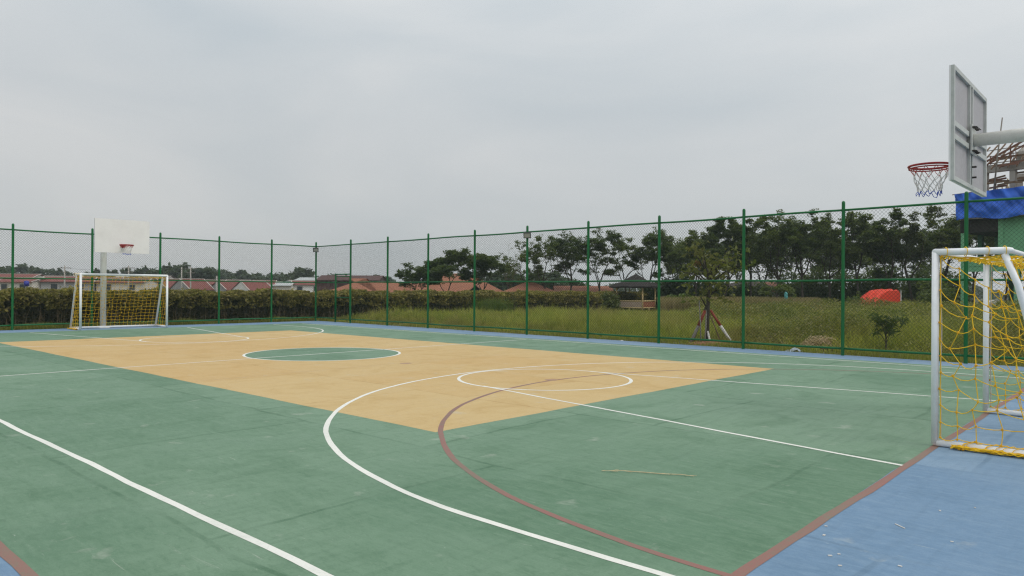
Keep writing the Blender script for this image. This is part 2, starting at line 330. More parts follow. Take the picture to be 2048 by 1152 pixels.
def groundmat():
    m, t, out = newmat('ground_soil_and_grass'); p = pos(t)
    a = noise(t, p, 0.25, 5, 0.6); b2 = noise(t, p, 2.5, 6, 0.65)
    c = mix(t, mrange(t, a, 0.35, 0.65, 0, 1), (0.062, 0.075, 0.022), (0.115, 0.095, 0.042))
    c = mix(t, mrange(t, b2, 0.45, 0.7, 0, 0.7), c, (0.055, 0.060, 0.020))
    b = nd(t, 'ShaderNodeBsdfPrincipled', {'Base Color': c, 'Roughness': 0.95})
    bp = nd(t, 'ShaderNodeBump', {'Height': b2, 'Strength': 0.6, 'Distance': 0.08}); t.links.new(bp.outputs[0], b.inputs['Normal'])
    t.links.new(b.outputs[0], out.inputs[0]); return m
M['ground'] = groundmat()

# ------------------------------------------------------------------ the setting: ground and court
def smooth01(x): x = np.clip(x, 0, 1); return x*x*(3-2*x)
def gz(x, y): return -0.06 - 1.5*smooth01((np.asarray(x, float)-21)/26)      # land falls away behind the hedge
def axis(a, b):
    core = list(np.arange(a, b, 3.0)); k = 6.0; lo = []; hi = []; x, y = a, b
    while k < 1400: x -= k; y += k; lo.append(x); hi.append(y); k *= 1.45
    return np.array(lo[::-1]+core+[b]+hi)
gx, gy = axis(-40, 60), axis(-80, 40)
GX, GY = np.meshgrid(gx, gy, indexing='ij'); GZ = gz(GX, GY)
nx, ny = len(gx), len(gy)
idx = np.arange(nx*ny).reshape(nx, ny)
GF = np.stack([idx[:-1, :-1], idx[1:, :-1], idx[1:, 1:], idx[:-1, 1:]], -1).reshape(-1, 4)
struct(obj('ground', np.stack([GX, GY, GZ], -1).reshape(-1, 3), GF, M['ground']))

def fy(x): return -8.68 - 0.034*(x+11.57)        # line of the side fence
FX = 15.35                                        # line of the far fence
def wob(s, seed, a=0.012): return 0.6*a*(math.sin(1.9*s+seed)+0.6*math.sin(4.3*s+2.1*seed)+0.35*math.sin(9.7*s+0.7*seed))
slab = MB()
sx0, sx1, sy1 = -19.0, FX+0.05, 13.0
poly = [(sx0, fy(sx0)-0.12), (sx1, fy(sx1)-0.12), (sx1, sy1), (sx0, sy1)]
slab.add([(x, y, 0) for x, y in poly]+[(x, y, -0.14) for x, y in poly], [(0, 1, 2, 3), (0, 4, 5, 1), (1, 5, 6, 2), (2, 6, 7, 3), (3, 7, 4, 0)])
court_o = struct(slab.build('sports_court', M['blue']))

def sheet(name, loop, z, mat):
    n = len(loop)
    return obj(name, [(x, y, z) for x, y in loop], [tuple(range(n))], mat, court_o)
def edge(p, q, seed, a=0.012, step=0.35):
    p = np.array(p, float); q = np.array(q, float); d = q-p; L = np.hypot(*d); d /= L; nrm = np.array([-d[1], d[0]])
    k = max(2, int(L/step)); return [tuple(p+d*L*i/k+nrm*wob(L*i/k, seed, a)) for i in range(k)]
XN, XF, YL, YR = -13.09, 13.70, 8.56, -7.72
loop = edge((XN, YR), (XF, YR-0.15), 1)+edge((XF, YR-0.15), (XF, YL), 2)+edge((XF, YL), (XN, YL), 3)+edge((XN, YL), (XN, YR), 4)
sheet('green_coating', loop, 0.0008, M['green'])
loop = edge((-9, -4.5), (9, -4.5), 5)+edge((9, -4.5), (9, 4.5), 6)+edge((9, 4.5), (-9, 4.5), 7)+edge((-9, 4.5), (-9, -4.5), 8)
sheet('yellow_coating', loop, 0.0014, M['yellow'])
sheet('centre_disc', [(1.78*math.cos(a), 1.78*math.sin(a)) for a in np.arange(64)*2*math.pi/64], 0.0018, M['green'])
LZ = [0.0022]
def ribbon(name, pts, w, mat, seed=0.0, amp=0.010, closed=False):
    P = np.array(pts, float); d = np.gradient(P, axis=0)
    if closed: d[0] = d[-1] = P[1]-P[-2]
    d /= np.linalg.norm(d, axis=1)[:, None]; nrm = np.stack([-d[:, 1], d[:, 0]], 1)
    s = np.concatenate([[0], np.cumsum(np.linalg.norm(np.diff(P, axis=0), axis=1))])
    if closed: amp = 0.0
    o = np.array([wob(x, seed, amp) for x in s]); ww = w*(1+0.06*np.sin(s*5.1+seed))
    A = P+nrm*(o+ww/2)[:, None]; B = P+nrm*(o-ww/2)[:, None]; z = LZ[0]; LZ[0] += 0.00006
    V = [(x, y, z) for x, y in A]+[(x, y, z) for x, y in B]; n = len(P)
    return obj(name, V, [(n+i, n+i+1, i+1, i) for i in range(n-1)], mat, court_o)
def seg(p, q, step=0.3):
    p = np.array(p, float); q = np.array(q, float); k = max(2, int(np.linalg.norm(q-p)/step)); return [p+(q-p)*i/k for i in range(k+1)]
def arc(c, r, a0, a1, n=90): return [(c[0]+r*math.cos(a), c[1]+r*math.sin(a)) for a in np.linspace(a0, a1, n)]
LW = 0.056
ribbon('red_line', seg((XN-0.03, YL+0.03), (XN-0.03, YR-0.1)), 0.068, M['redline'], 1)
ribbon('red_line', seg((XN-0.06, YL+0.03), (XF, YL+0.03)), 0.068, M['redline'], 2)
ribbon('red_line', arc((XN, 0), 6.03, R(90), R(-90)), 0.056, M['redline'], 3)
ribbon('red_line', arc((13.3, 0), 6.03, R(136.5), R(223.5)), 0.04, M['fadeline'], 4)
ribbon('red_line', seg((-3.0, -4.4), (-3.0, 4.4)), 0.022, M['fadeline'], 5)
ribbon('red_line', seg((3.0, -4.4), (3.0, 4.4)), 0.022, M['fadeline'], 6)
ribbon('white_line', seg((-13.0, 7.52), (13.2, 7.52)), LW, M['white'], 7)
ribbon('white_line', seg((-13.0, -7.36), (13.2, -7.56)), LW, M['white'], 8)
ribbon('white_line', seg((0, 7.52), (0, -7.30)), LW*0.9, M['white'], 9)
ribbon('white_line', arc((0, 0), 1.78, 0, 2*math.pi, 97), LW, M['white'], 10, closed=True)
for sgn, xb, s0 in ((-1, XN, 11), (1, 13.35, 21)):
    c = (sgn*11.5, 0)
    pts = seg((xb, 6.27), (c[0]+sgn*0.02, 6.27)) + (arc(c, 6.27, R(90), R(-90)) if sgn < 0 else arc(c, 6.27, R(90), R(270))) + seg((c[0]+sgn*0.02, -6.27), (xb, -6.27))
    ribbon('white_line', pts, LW, M['white'], s0, 0.008)
    ribbon('white_line', arc((sgn*6.79, 0), 1.49, 0, 2*math.pi, 97), LW, M['white'], s0+1, closed=True)
    for q in (1, -1): ribbon('white_line', seg((sgn*6.72, q*1.46), (xb, q*2.62)), LW*0.9, M['white'], s0+2+q)
for c in ((-7.0, 0.06), (-3.13, 0.08)):
    sheet('red_mark', [(c[0]+0.11*math.cos(a)*(1+0.1*math.sin(3*a)), c[1]+0.13*math.sin(a)) for a in np.arange(20)*2*math.pi/20], LZ[0]+0.0001, M['patch'])

# ------------------------------------------------------------------ chain link fences
PR, PH = 0.041, 3.72
RAILZ = (3.54, 1.83, 0.17)
def ray_x(u, x):
    d = fw*FPX + rt*(u-1024); d = d*(x-CX)/d[0]; return CY+d[1]
def ray_side(u):
    d = fw*FPX + rt*(u-1024); t = (fy(CX)-CY)/(d[1]+0.034*d[0]); return CX+d[0]*t
mb = MB().tube([(0, 0, -0.1), (0, 0, PH)], PR, 12, False).dome((0, 0, PH), PR, 12, 1.1)
post_me = None
def chain(a, b, z0, z1, parent, seed, off, rad=0.0026, pitch=0.088):
    """woven wire between two posts: two families of diagonal wires, passing over and under"""
    a = np.array(a, float); b = np.array(b, float); L = np.linalg.norm(b-a); d = (b-a)/L; nrm = np.array([-d[1], d[0]])
    H = z1-z0; V = []; F = []
    k0 = -int(H/pitch)-1; k1 = int(L/pitch)+1
    for fam in (1, -1):
        for k in range(k0, k1+1):
            s0 = k*pitch if fam == 1 else k*pitch+H
            lo, hi = 0.0, H
            # s = s0 + fam*h ; clip to 0..L
            if fam == 1: lo = max(0, -s0); hi = min(H, L-s0)
            else: lo = max(0, s0-L); hi = min(H, s0)
            if hi-lo < 0.05: continue
            n0 = len(V); o = off+fam*0.002
            for h in (lo, hi):
                s = s0+fam*h; p = a+d*s+nrm*o
                for ang in (90, 210, 330):
                    q = p+nrm*rad*math.cos(R(ang)); 
                    V.append((q[0]+d[0]*rad*0.7*math.sin(R(ang)), q[1]+d[1]*rad*0.7*math.sin(R(ang)), z0+h+(-fam)*rad*0.7*math.sin(R(ang))))
            F += [(n0+i, n0+(i+1) % 3, n0+3+(i+1) % 3, n0+3+i) for i in range(3)]
    return obj('wire_mesh', np.array(V), np.array(F), M['wire'], parent)
def fence(root, pts, off):
    global post_me
    for i, p in enumerate(pts):
        if post_me is None:
            post_me = mb.build('post', M['fence'], None, True); post_me.parent = root; post_me.location = Vector((p[0], p[1], 0))-root.location
        else: dupmesh(post_me, root, Vector((p[0], p[1], 0))-root.location)
    for i in range(len(pts)-1):
        a, b = np.array(pts[i]), np.array(pts[i+1])
        L = np.linalg.norm(b-a); d = (b-a)/L
        for z, r in zip(RAILZ, (0.026, 0.025, 0.026)):
            k = 7; sag = 0.012*math.sin(i*2.3+z)
            P = [(*(a+d*(PR*0.9+(L-2*PR*0.9)*j/k)), z+sag*math.sin(math.pi*j/k)) for j in range(k+1)]
            MB().tube(P, r, 8).build('rail', M['fence'], root, True)
        a2, b2 = a+d*PR, b-d*PR
        chain(a2, b2, RAILZ[2]-0.02, RAILZ[0]+0.02, root, i, off)
far_u = [25, 184, 320, 438, 543, 637]
ys = [ray_x(u, FX) for u in far_u]
corner = (FX, fy(FX))
farp = [(FX, ys[0]+2.5*k) for k in (3, 2, 1)]+[(FX, y) for y in ys[:-1]]+[corner]
side_u = [701, 775, 856, 949, 1054, 1176, 1318, 1487, 1686, 1932]
xs = [ray_side(u) for u in side_u]
sidep = [(x, fy(x)) for x in xs]+[(xs[-1]-2.65*k, fy(xs[-1]-2.65*k)) for k in (1, 2, 3)]
f1 = thing('chain_link_fence', 'green chain link fence across the far end behind the small white hoop', 'fence', (FX, 0, 0))
fence(f1, farp, 0.03)
f2 = thing('chain_link_fence', 'green chain link fence along the grassy field side of the court', 'fence', (0, fy(0), 0))
xg = ray_side(671)
fence(f2, sidep, 0.03)
# bay with the gate: rails carry on, wire mesh over the gate
a, b = np.array(corner), np.array(sidep[0])
d = (b-a)/np.linalg.norm(b-a)
g0 = np.array([xg, fy(xg)])
MB().tube([(*(a+d*PR), RAILZ[0]), (*(b-d*PR), RAILZ[0])], 0.024, 8).build('rail', M['fence'], f2, True)
MB().tube([(*(a+d*PR), RAILZ[1]), (*(g0-d*0.035), RAILZ[1])], 0.022, 8).build('rail', M['fence'], f2, True)
MB().tube([(*(a+d*PR), RAILZ[2]), (*(g0-d*0.035), RAILZ[2])], 0.024, 8).build('rail', M['fence'], f2, True)
chain(a+d*PR, g0-d*0.03, RAILZ[2]-0.02, RAILZ[0], f2, 3, 0.03)
chain(g0-d*0.03, b-d*PR, 2.24, RAILZ[0], f2, 4, 0.03)
MB().tube([(*g0, -0.1), (*g0, 2.24)], 0.034, 10).build('post', M['fence'], f2, True)
MB().tube([(*(g0-d*0.03), 2.20), (*(b-d*PR), 2.20)], 0.03, 10).build('rail', M['fence'], f2, True)
gate = thing('fence_gate', 'narrow green mesh gate beside the corner of the two fences', 'gate', (*((g0+b)/2), 0))
ga, gb = g0+d*0.06, b-d*0.065
for p in (ga, gb): MB().tube([(*p, 0.10), (*p, 2.12)], 0.019, 8).build('stile', M['fence'], gate, True)
for z in (2.10, 1.83, 1.14, 0.14): MB().tube([(*(ga+d*0.017), z), (*(gb-d*0.017), z)], 0.017, 8).build('crossbar', M['fence'], gate, True)
chain(ga, gb, 0.12, 2.10, gate, 5, 0.021)

def floodlight(label, p, face, z):
    t = thing('floodlight', label, 'lamp', (p[0], p[1], z), 'floodlights on the fence posts')
    f = np.array([face[0], face[1], -0.45]); f /= np.linalg.norm(f)
    s = np.cross([0, 0, 1.0], f); s /= np.linalg.norm(s); n = np.cross(f, s)
    c = np.array([p[0], p[1], z])+np.array([face[0], face[1], 0])*0.14
    MB().box(c, (0.05, 0.25, 0.20), (f, s, n)).box(c-f*0.04, (0.04, 0.16, 0.12), (f, s, n)).build('housing', M['black'], t)
    hb = MB()
    for q in (-1, 1): hb.box(c+f*0.028+s*q*0.115, (0.012, 0.02, 0.20), (f, s, n)).box(c+f*0.028+n*q*0.09, (0.012, 0.21, 0.02), (f, s, n))
    hb.build('bezel', M['black'], t)
    MB().box(c+f*0.027, (0.006, 0.20, 0.15), (f, s, n)).build('glass', M['lampglass'], t)
    MB().bar(np.array([p[0], p[1], z-0.02]), c-f*0.05, 0.035).build('bracket', M['black'], t)
floodlight('black floodlight on the corner post where the two fences meet', corner, (-0.78, 0.62), 3.38)
floodlight('black floodlight on a mid post of the field side fence', (xs[4], fy(xs[4])), (-0.62, 0.78), 3.42)

# ------------------------------------------------------------------ goals with rope nets
def net_panel(P, ns, ntt, rng, thr, knots, jit, sag, bow=None, sub=3, kr=0.013):
    """P(s,t) -> point; rope mesh with sagging strands and knots"""
    G = np.zeros((ns+1, ntt+1, 3))
    for i in range(ns+1):
        for j in range(ntt+1):
            s, t = i/ns, j/ntt
            e = min(1, 4*min(s, 1-s)+0.1)*min(1, 4*min(t, 1-t)+0.15)
            q = np.array(P(s, t)) + rng.normal(0, jit, 3)*e
            if bow is not None: q = q + np.array(bow)*math.sin(math.pi*s)*math.sin(math.pi*t)*rng.uniform(0.7, 1.3)
            G[i, j] = q
    r = 0.0042
    def strand(a, b, sg):
        k = sub; m = [(a+(b-a)*i/k)+np.array([0, 0, -sg*4*(i/k)*(1-i/k)]) for i in range(k+1)]
        thr.tube(m, r, 4, False)
    for i in range(ns+1):
        for j in range(ntt+1):
            if i < ns: strand(G[i, j], G[i+1, j], sag*rng.uniform(0.2, 1.6))
            if j < ntt: strand(G[i, j], G[i, j+1], sag*rng.uniform(-0.1, 0.3))
            if knots is not None: knots.ball(G[i, j]+rng.normal(0, 0.004, 3), (kr*rng.uniform(0.7, 1.3), kr*rng.uniform(0.7, 1.3), kr*rng.uniform(0.8, 1.4)), 5, 3)
    return G
def goal(label, xf, ya, yb, back, td, bd, seed, mats, cell, h=1.97, rad=0.040, shear=0.0):
    """ya/yb: the two posts, back: -1/+1 direction of the net"""
    rng = np.random.default_rng(seed)
    ym = (ya+yb)/2
    t = thing('futsal_goal', label, 'goal', (xf, ym, 0), 'futsal goals')
    X = lambda q: xf+back*q
    wm, nm = mats
    for y, lab in ((ya, 'post'), (yb, 'post')):
        MB().tube([(xf, y, 0.02), (xf, y, h-0.03)], rad, 16).build('post', wm, t, True)
    MB().tube([(xf, ya, h-0.03), (xf, ya+(yb-ya)*0.01, h-rad*0.9), (xf, ya+(yb-ya)*0.99, h-rad*0.9), (xf, yb, h-0.03)], rad, 16).build('crossbar', wm, t, True)
    for y in (ya, yb):
        MB().tube([(X(-0.01), y, h-rad*0.95), (X(td*0.4), y, h-rad*0.95), (X(td-0.02), y, h-rad*0.95), (X(td+0.02), y, h-rad*1.0), (X(td+0.035), y, h-rad*1.2)], [rad, rad, rad, rad*0.8, rad*0.4], 16).build('top_stay', wm, t, True)
        MB().tube([(X(td-0.04), y, h-rad*1.9), (X(td+0.15*(bd-td)), y, h*0.82), (X(bd), y, 0.05)], rad*0.92, 16).build('brace', wm, t, True)
        MB().tube([(X(rad*0.6), y, rad), (X(bd+0.03), y, rad)], rad*0.98, 16).build('ground_bar', wm, t, True)
    MB().tube([(X(bd), ya, rad+0.002), (X(bd), yb, rad+0.002)], rad*0.95, 16).build('rear_bar', wm, t, True)
    MB().tube([(X(td), ya, h-rad*1.0), (X(td), yb, h-rad*1.0)], rad*0.7, 12).build('rear_crossbar', wm, t, True)
    net = MB(); kn = MB()
    inx = 0.05
    def side(y):
        def P(s, q):
            xb = td+(bd-td)*(1-q); x = inx+(xb-inx)*s
            x = min(max(x+shear*0.16*(q-0.55)*math.sin(math.pi*s), inx), xb); return (X(x), y, 0.09+(h-0.17)*q-(0.10+0.25*shear)*math.sin(math.pi*0.55*s)*q**1.3)
        return P
    for y, o in ((ya, 1 if ya > yb else -1), (yb, -1 if ya > yb else 1)):
        net_panel(side(y+o*0.02), max(4, int(0.85/cell)), int(1.9/cell), rng, net, kn, cell*(0.13+0.09*shear), cell*0.16, (0, o*0.03, 0))
    def rear(s, q):
        y = ya+(yb-ya)*s
        if q > 0.86: k = (q-0.86)/0.14; return (X(td*(1-k)+0.03*k), y, h-0.06-0.05*math.sin(math.pi*k))
        k = q/0.86; return (X(bd+0.02+(td-bd)*k), y, 0.08+(h-0.15)*k)
    net_panel(rear, int(abs(ya-yb)/cell), int(2.7/cell), rng, net, kn, cell*0.12, cell*0.13, (back*0.05, 0, 0))
    # slack net lying along the ground bar, and bundled under the top stay
    for y, o in ((ya, 1 if ya > yb else -1), (yb, -1 if ya > yb else 1)):
        for k in range(16):
            q = [(X(0.16+(bd-0.1)*j/14), y+o*(0.045+0.05*rng.random())+0.02*math.sin(j*1.3+k), 0.012+0.035*rng.random()) for j in range(15)]
            net.tube(q, 0.0036, 4, False)
        for k in range(12):
            x1 = rng.uniform(0.2, bd-0.1); kn.ball((X(x1), y+o*rng.uniform(0.04, 0.09), 0.02), 0.016, 5, 3)
            net.tube([(X(x1+0.16), y-o*0.035, 0.05), (X(x1+0.10), y-o*0.01, 0.088), (X(x1+0.03), y+o*0.035, 0.065), (X(x1), y+o*0.055, 0.015)], 0.0036, 4, False)
        for k in range(8):
            ph = rng.uniform(0, 6)
            net.tube([(X(0.20+(td-0.1)*j/8), y+o*0.0+0.02*math.sin(ph+j), h-0.105-0.022*math.sin(j*0.9+ph)-0.012*rng.random()) for j in range(9)], 0.0034, 4, False)
        for q0 in (0.09, 0.26, 0.44, 0.58):
            net.tube([(X(q0+0.012*math.cos(a)*2), y+0.046*math.cos(a), h-rad*0.95+0.046*math.sin(a)) for a in np.linspace(0, 2*math.pi, 13)], 0.004, 4, False)
    n_o = net.build('net', nm[0], t); n_o['kind'] = 'stuff'
    k_o = kn.build('knots', nm[1], n_o); k_o['kind'] = 'stuff'
    for y in (ya, yb):
        for k in range(1):
            rp = MB(); rp.tube([(X(0.052+0.012*k+0.004*math.sin(z*7+k)), y+0.006*math.sin(z*9+2*k), z) for z in np.linspace(0.1, h-0.1, 22)], 0.0062, 5, False)
            rp.build('lacing_rope', M['rope'], t)
    return t
goal('near white futsal goal with slack yellow rope net on the blue border', -13.10, 1.465, -1.26, -1, 0.62, 1.06, 4, (M['goalwhite'], (M['netyellow'], M['knot'])), 0.165, 1.98, 0.034, 1.0)
goal('far white futsal goal with yellow net in front of the hoop pole', 13.85, 0.95, -2.05, 1, 0.42, 1.05, 9, (M['goalwhite'], (M['netyellow'], M['knot'])), 0.145, 2.03)

# ------------------------------------------------------------------ basketball hoops
def hoop(label, xb, yc, back, px, z0, z1, seed, mark=True):
    """xb: front face of the board, back: direction away from the court"""
    rng = np.random.default_rng(seed)
    t = thing('basketball_hoop', label, 'basketball hoop', (px, yc, 0), 'basketball hoops')
    hw = 0.92; zc = (z0+z1)/2; H = z1-z0
    X = lambda q: xb+back*q
    bd = MB().box((X(0.010), yc, zc), (0.018, 2*hw, H)).build('backboard', M['board'], t)
    MB().box((X(0.021), yc, zc), (0.003, 2*hw-0.06, H-0.06)).build('back_sheet', M['boardback'], bd)
    fr = 0.046; e = 0.032; xq = X(0.0195+e/2)
    for s in (-1, 1):
        MB().box((xq, yc+s*(hw-fr/2), zc), (e, fr, H)).build('frame_bar', M['alu'], bd)
        MB().box((xq, yc, zc+s*(H/2-fr/2)), (e, 2*hw-2*fr-0.002, fr)).build('frame_bar', M['alu'], bd)
        MB().box((xq, yc+s*0.065, zc), (e*0.96, 0.045, H-2*fr-0.002)).build('frame_bar', M['alu'], bd)
        for z in (z0+0.50*H, z0+0.385*H):
            MB().box((xq, yc+s*(0.0885+(hw-fr-0.0895)/2), z), (e*0.9, hw-fr-0.0895, 0.055)).build('frame_bar', M['alu'], bd)
    za = z0+0.455*H
    xp0 = X(0.062)
    MB().box((X(0.068), yc, za), (0.014, 0.27, 0.33)).build('mounting_plate', M['alu'], t)
    for yy in (-0.1, -0.03, 0.05, 0.11):
        for zz2 in (-0.135, 0.135):
            MB().tube([(X(0.076), yc+yy, za+zz2), (X(0.105), yc+yy, za+zz2)], 0.011, 6).tube([(X(0.10), yc+yy, za+zz2), (X(0.125), yc+yy, za+zz2)], 0.006, 6).build('bolt', M['bolt'], t)
    for zz2 in (0.27*H-0.06, 0.27*H-0.18):
        MB().tube([(X(0.055), yc+0.0, z0+zz2-0.02), (X(0.10), yc, z0+zz2-0.02)], 0.012, 6).build('bolt', M['bolt'], t)
    # pole and bent arm
    P = [(px, yc, 0), (px, yc, za-0.55)]
    for k in range(1, 8):
        a = k/8*math.pi/2; P.append((px-back*0.5*(1-math.cos(a)), yc, za-0.5+0.5*math.sin(a)))
    MB().tube(P, [0.105]*2+[0.10]*7, 16).build('pole', M['polewhite'], t, True)
    MB().tube([(px-back*0.48, yc, za), ((px+X(0.1))/2, yc, za), (X(0.078), yc, za)], [0.095, 0.082, 0.072], 16).build('arm', M['polewhite'], t, True)
    MB().box((px, yc, 0.012), (0.36, 0.36, 0.02)).build('base_plate', M['polewhite'], t)
    # rim with bracket and net
    zr = 3.05; rr = 0.225; cx = X(-0.15-rr)
    ring = [(cx+rr*math.cos(a), yc+rr*math.sin(a), zr) for a in np.linspace(0, 2*math.pi, 41)]
    rm = MB().tube(ring, 0.013, 8, False)
    rm2 = [(cx+(rr-0.004)*math.cos(a), yc+(rr-0.004)*math.sin(a), zr-0.028) for a in np.linspace(0, 2*math.pi, 41)]
    rm.tube(rm2, 0.008, 6, False).build('rim', M['rim'], t, True)
    br = MB().box((X(-0.006), yc, zr-0.03), (0.010, 0.15, 0.14)).box((X(-0.085), yc, zr-0.006), (0.15, 0.12, 0.014))
    for s in (-1, 1): br.bar((X(-0.01), yc+s*0.05, zr-0.085), (X(-0.16), yc+s*0.075, zr-0.02), 0.012)
    br.build('rim_bracket', M['rim'], t)
    n = 12; rows = [(0.0, rr*0.97), (0.075, rr*0.84), (0.15, rr*0.70), (0.22, rr*0.60), (0.285, rr*0.56), (0.335, rr*0.58)]
    tiers = [MB(), MB(), MB()]
    G = []
    for j, (dz, rad) in enumerate(rows):
        G.append([np.array([cx+rad*math.cos(2*math.pi*(i+0.5*(j % 2))/n), yc+rad*math.sin(2*math.pi*(i+0.5*(j % 2))/n), zr-0.02-dz])+rng.normal(0, 0.008 if j else 0, 3) for i in range(n)])
    for j in range(5):
        tb = tiers[0 if j < 1 else (1 if j < 4 else 2)]
        for i in range(n):
            nb = (i, (i-1) % n) if j % 2 == 0 else (i, (i+1) % n)
            for q in nb:
                a, b = G[j][i], G[j+1][q]; tb.tube([a, (a+b)/2+rng.normal(0, 0.006, 3), b], 0.0042, 4, False)
    for mbb, mm in zip(tiers, ('netred', 'netwhite', 'netblue')):
        mbb.build('net', M[mm], t)
    return t
hoop('near basketball hoop seen from behind with grey backboard frame and thick arm', -13.10, 0.0, -1, -15.0, 2.74, 3.96, 3)
hoop('far basketball hoop with plain white board on a white pole', 13.10, -0.17, 1, 15.0, 2.77, 3.97, 5)

# ------------------------------------------------------------------ foliage tools
def leaves(C, size, rng, upb=0.6, asp=0.55, bend=0.25):
    """one bent diamond per centre"""
    N = len(C); n = rng.normal(size=(N, 3)); n[:, 2] = np.abs(n[:, 2])+upb; n /= np.linalg.norm(n, axis=1)[:, None]
    a = rng.normal(size=(N, 3)); a -= n*np.sum(a*n, 1)[:, None]; a /= np.linalg.norm(a, axis=1)[:, None]; b = np.cross(n, a)
    s = (size*rng.uniform(0.6, 1.35, N))[:, None] if np.isscalar(size) else (size*rng.uniform(0.7, 1.3, N))[:, None]
    V = np.stack([C-a*s, C-b*s*asp+n*s*bend*0.4, C+a*s-n*s*bend, C+b*s*asp+n*s*bend*0.4], 1).reshape(-1, 3)
    return V, np.arange(4*N).reshape(N, 4)
def blades(B, h, w, rng, lean=0.35):
    """grass blades: a base quad and a tip, drawn as two stacked quads"""
    N = len(B); a = rng.uniform(0, 2*math.pi, N); sd = np.stack([np.cos(a), np.sin(a), 0*a], 1)
    l = rng.uniform(0, 2*math.pi, N); ld = np.stack([np.cos(l), np.sin(l), 0*l], 1)*(rng.random(N)*lean*h)[:, None]
    H = np.stack([0*h, 0*h, h], 1); w = w[:, None] if not np.isscalar(w) else w
    V = np.stack([B-sd*w, B+sd*w, B+H*0.55+ld*0.35+sd*w*0.8, B+H*0.55+ld*0.35-sd*w*0.8, B+H*0.97+ld+sd*w*0.12, B+H*0.97+ld-sd*w*0.12], 1).reshape(-1, 3)
    i = np.arange(N)*6
    F = np.concatenate([np.stack([i, i+1, i+2, i+3], 1), np.stack([i+3, i+2, i+4, i+5], 1)])
    return V, F
def tree(name, label, base, H, W, seed, leafm, barkm, style='umbrella', nleaf=2600, ls=0.16, levels=4, group=None, cat='tree', trunk_r=None, fork=0.38, crown_lo=None, dens=1.0, kids=(2, 3), tipl=2, flat=None):
    rng = np.random.default_rng(seed); base = np.array(base, float)
    segs = []; tips = []
    def grow(p, d, L, r, lev):
        k = 4; P = [p]; q = p.copy(); dd = d.copy()
        for i in range(k):
            dd = dd+rng.normal(0, 0.13 if lev else 0.06, 3)+np.array([0, 0, 0.05 if lev else 0.0]); dd /= np.linalg.norm(dd); q = q+dd*L/k; P.append(q.copy())
        segs.append((P, r, r*0.62, lev))
        if lev >= tipl: tips.append(P[2]); tips.append(P[-1])
        if lev == levels: tips.append(q); tips.append(P[3]); return
        n = rng.integers(kids[0], kids[1]+1)+(1 if lev == 0 else 0); ph = rng.uniform(0, 6.28)
        for i in range(n):
            an = rng.uniform(0.35, 0.75) if style != 'upright' else rng.uniform(0.2, 0.5)
            if style == 'umbrella': an *= 1.25
            ax = np.cross(dd, [math.cos(ph+i*6.28/n), math.sin(ph+i*6.28/n), 0.1]); ax /= np.linalg.norm(ax)+1e-9
            nd_ = dd*math.cos(an)+np.cross(ax, dd)*math.sin(an)
            if style == 'umbrella' and lev >= 2: nd_[2] *= 0.55
            nd_ /= np.linalg.norm(nd_)
            grow(P[-1 if i else -1] if lev else (P[-1] if i < n-1 else P[-2]), nd_, L*rng.uniform(0.6, 0.85), r*0.58, lev+1)
    grow(np.zeros(3), np.array([rng.normal(0, 0.06), rng.normal(0, 0.06), 1.0]), fork, 1.0, 0)
    T = np.array(tips); cen = (T.min(0)+T.max(0))/2
    sxy = (W*0.46)/max(np.abs(T[:, :2]-cen[:2]).max(), 1e-3); szz = (H*0.94)/T[:, 2].max()
    tr = trunk_r or (0.011*H+0.02)
    def warp(p): 
        f = min(1, max(0, p[2]/(fork)))
        return base+np.array([(p[0]-cen[0]*f*0.8)*sxy*(0.3+0.7*f), (p[1]-cen[1]*f*0.8)*sxy*(0.3+0.7*f), p[2]*szz])
    root = thing(name, label, cat, base, group)
    wd = MB()
    for P, ra, rb, lev in segs:
        if lev > 3 and tr*ra < 0.004: continue
        Q = [warp(p) for p in P]
        if lev == 0: Q[0] = Q[0]-np.array([0, 0, 0.3])
        wd.tube(Q, np.linspace(max(tr*ra, 0.008), max(tr*rb, 0.006), len(Q)), 6 if lev < 2 else 4, False)
    wd.build('trunk', barkm, root, True)
    TT = np.array([warp(p) for p in tips])
    if crown_lo is not None: TT = TT[TT[:, 2] > base[2]+crown_lo] if (TT[:, 2] > base[2]+crown_lo).sum() > 5 else TT
    cl = rng.integers(0, len(TT), nleaf)
    cr = W*0.075*dens+0.10
    fl = flat or {'umbrella': 0.32, 'round': 0.8, 'upright': 0.7}[style]
    off = rng.normal(size=(nleaf, 3)); off /= np.linalg.norm(off, axis=1)[:, None]; off *= (rng.random(nleaf)**0.6)[:, None]*cr; off[:, 2] *= fl
    V, F = leaves(TT[cl]+off, ls, rng, 0.8)
    obj('crown', V, F, leafm, root)
    return root
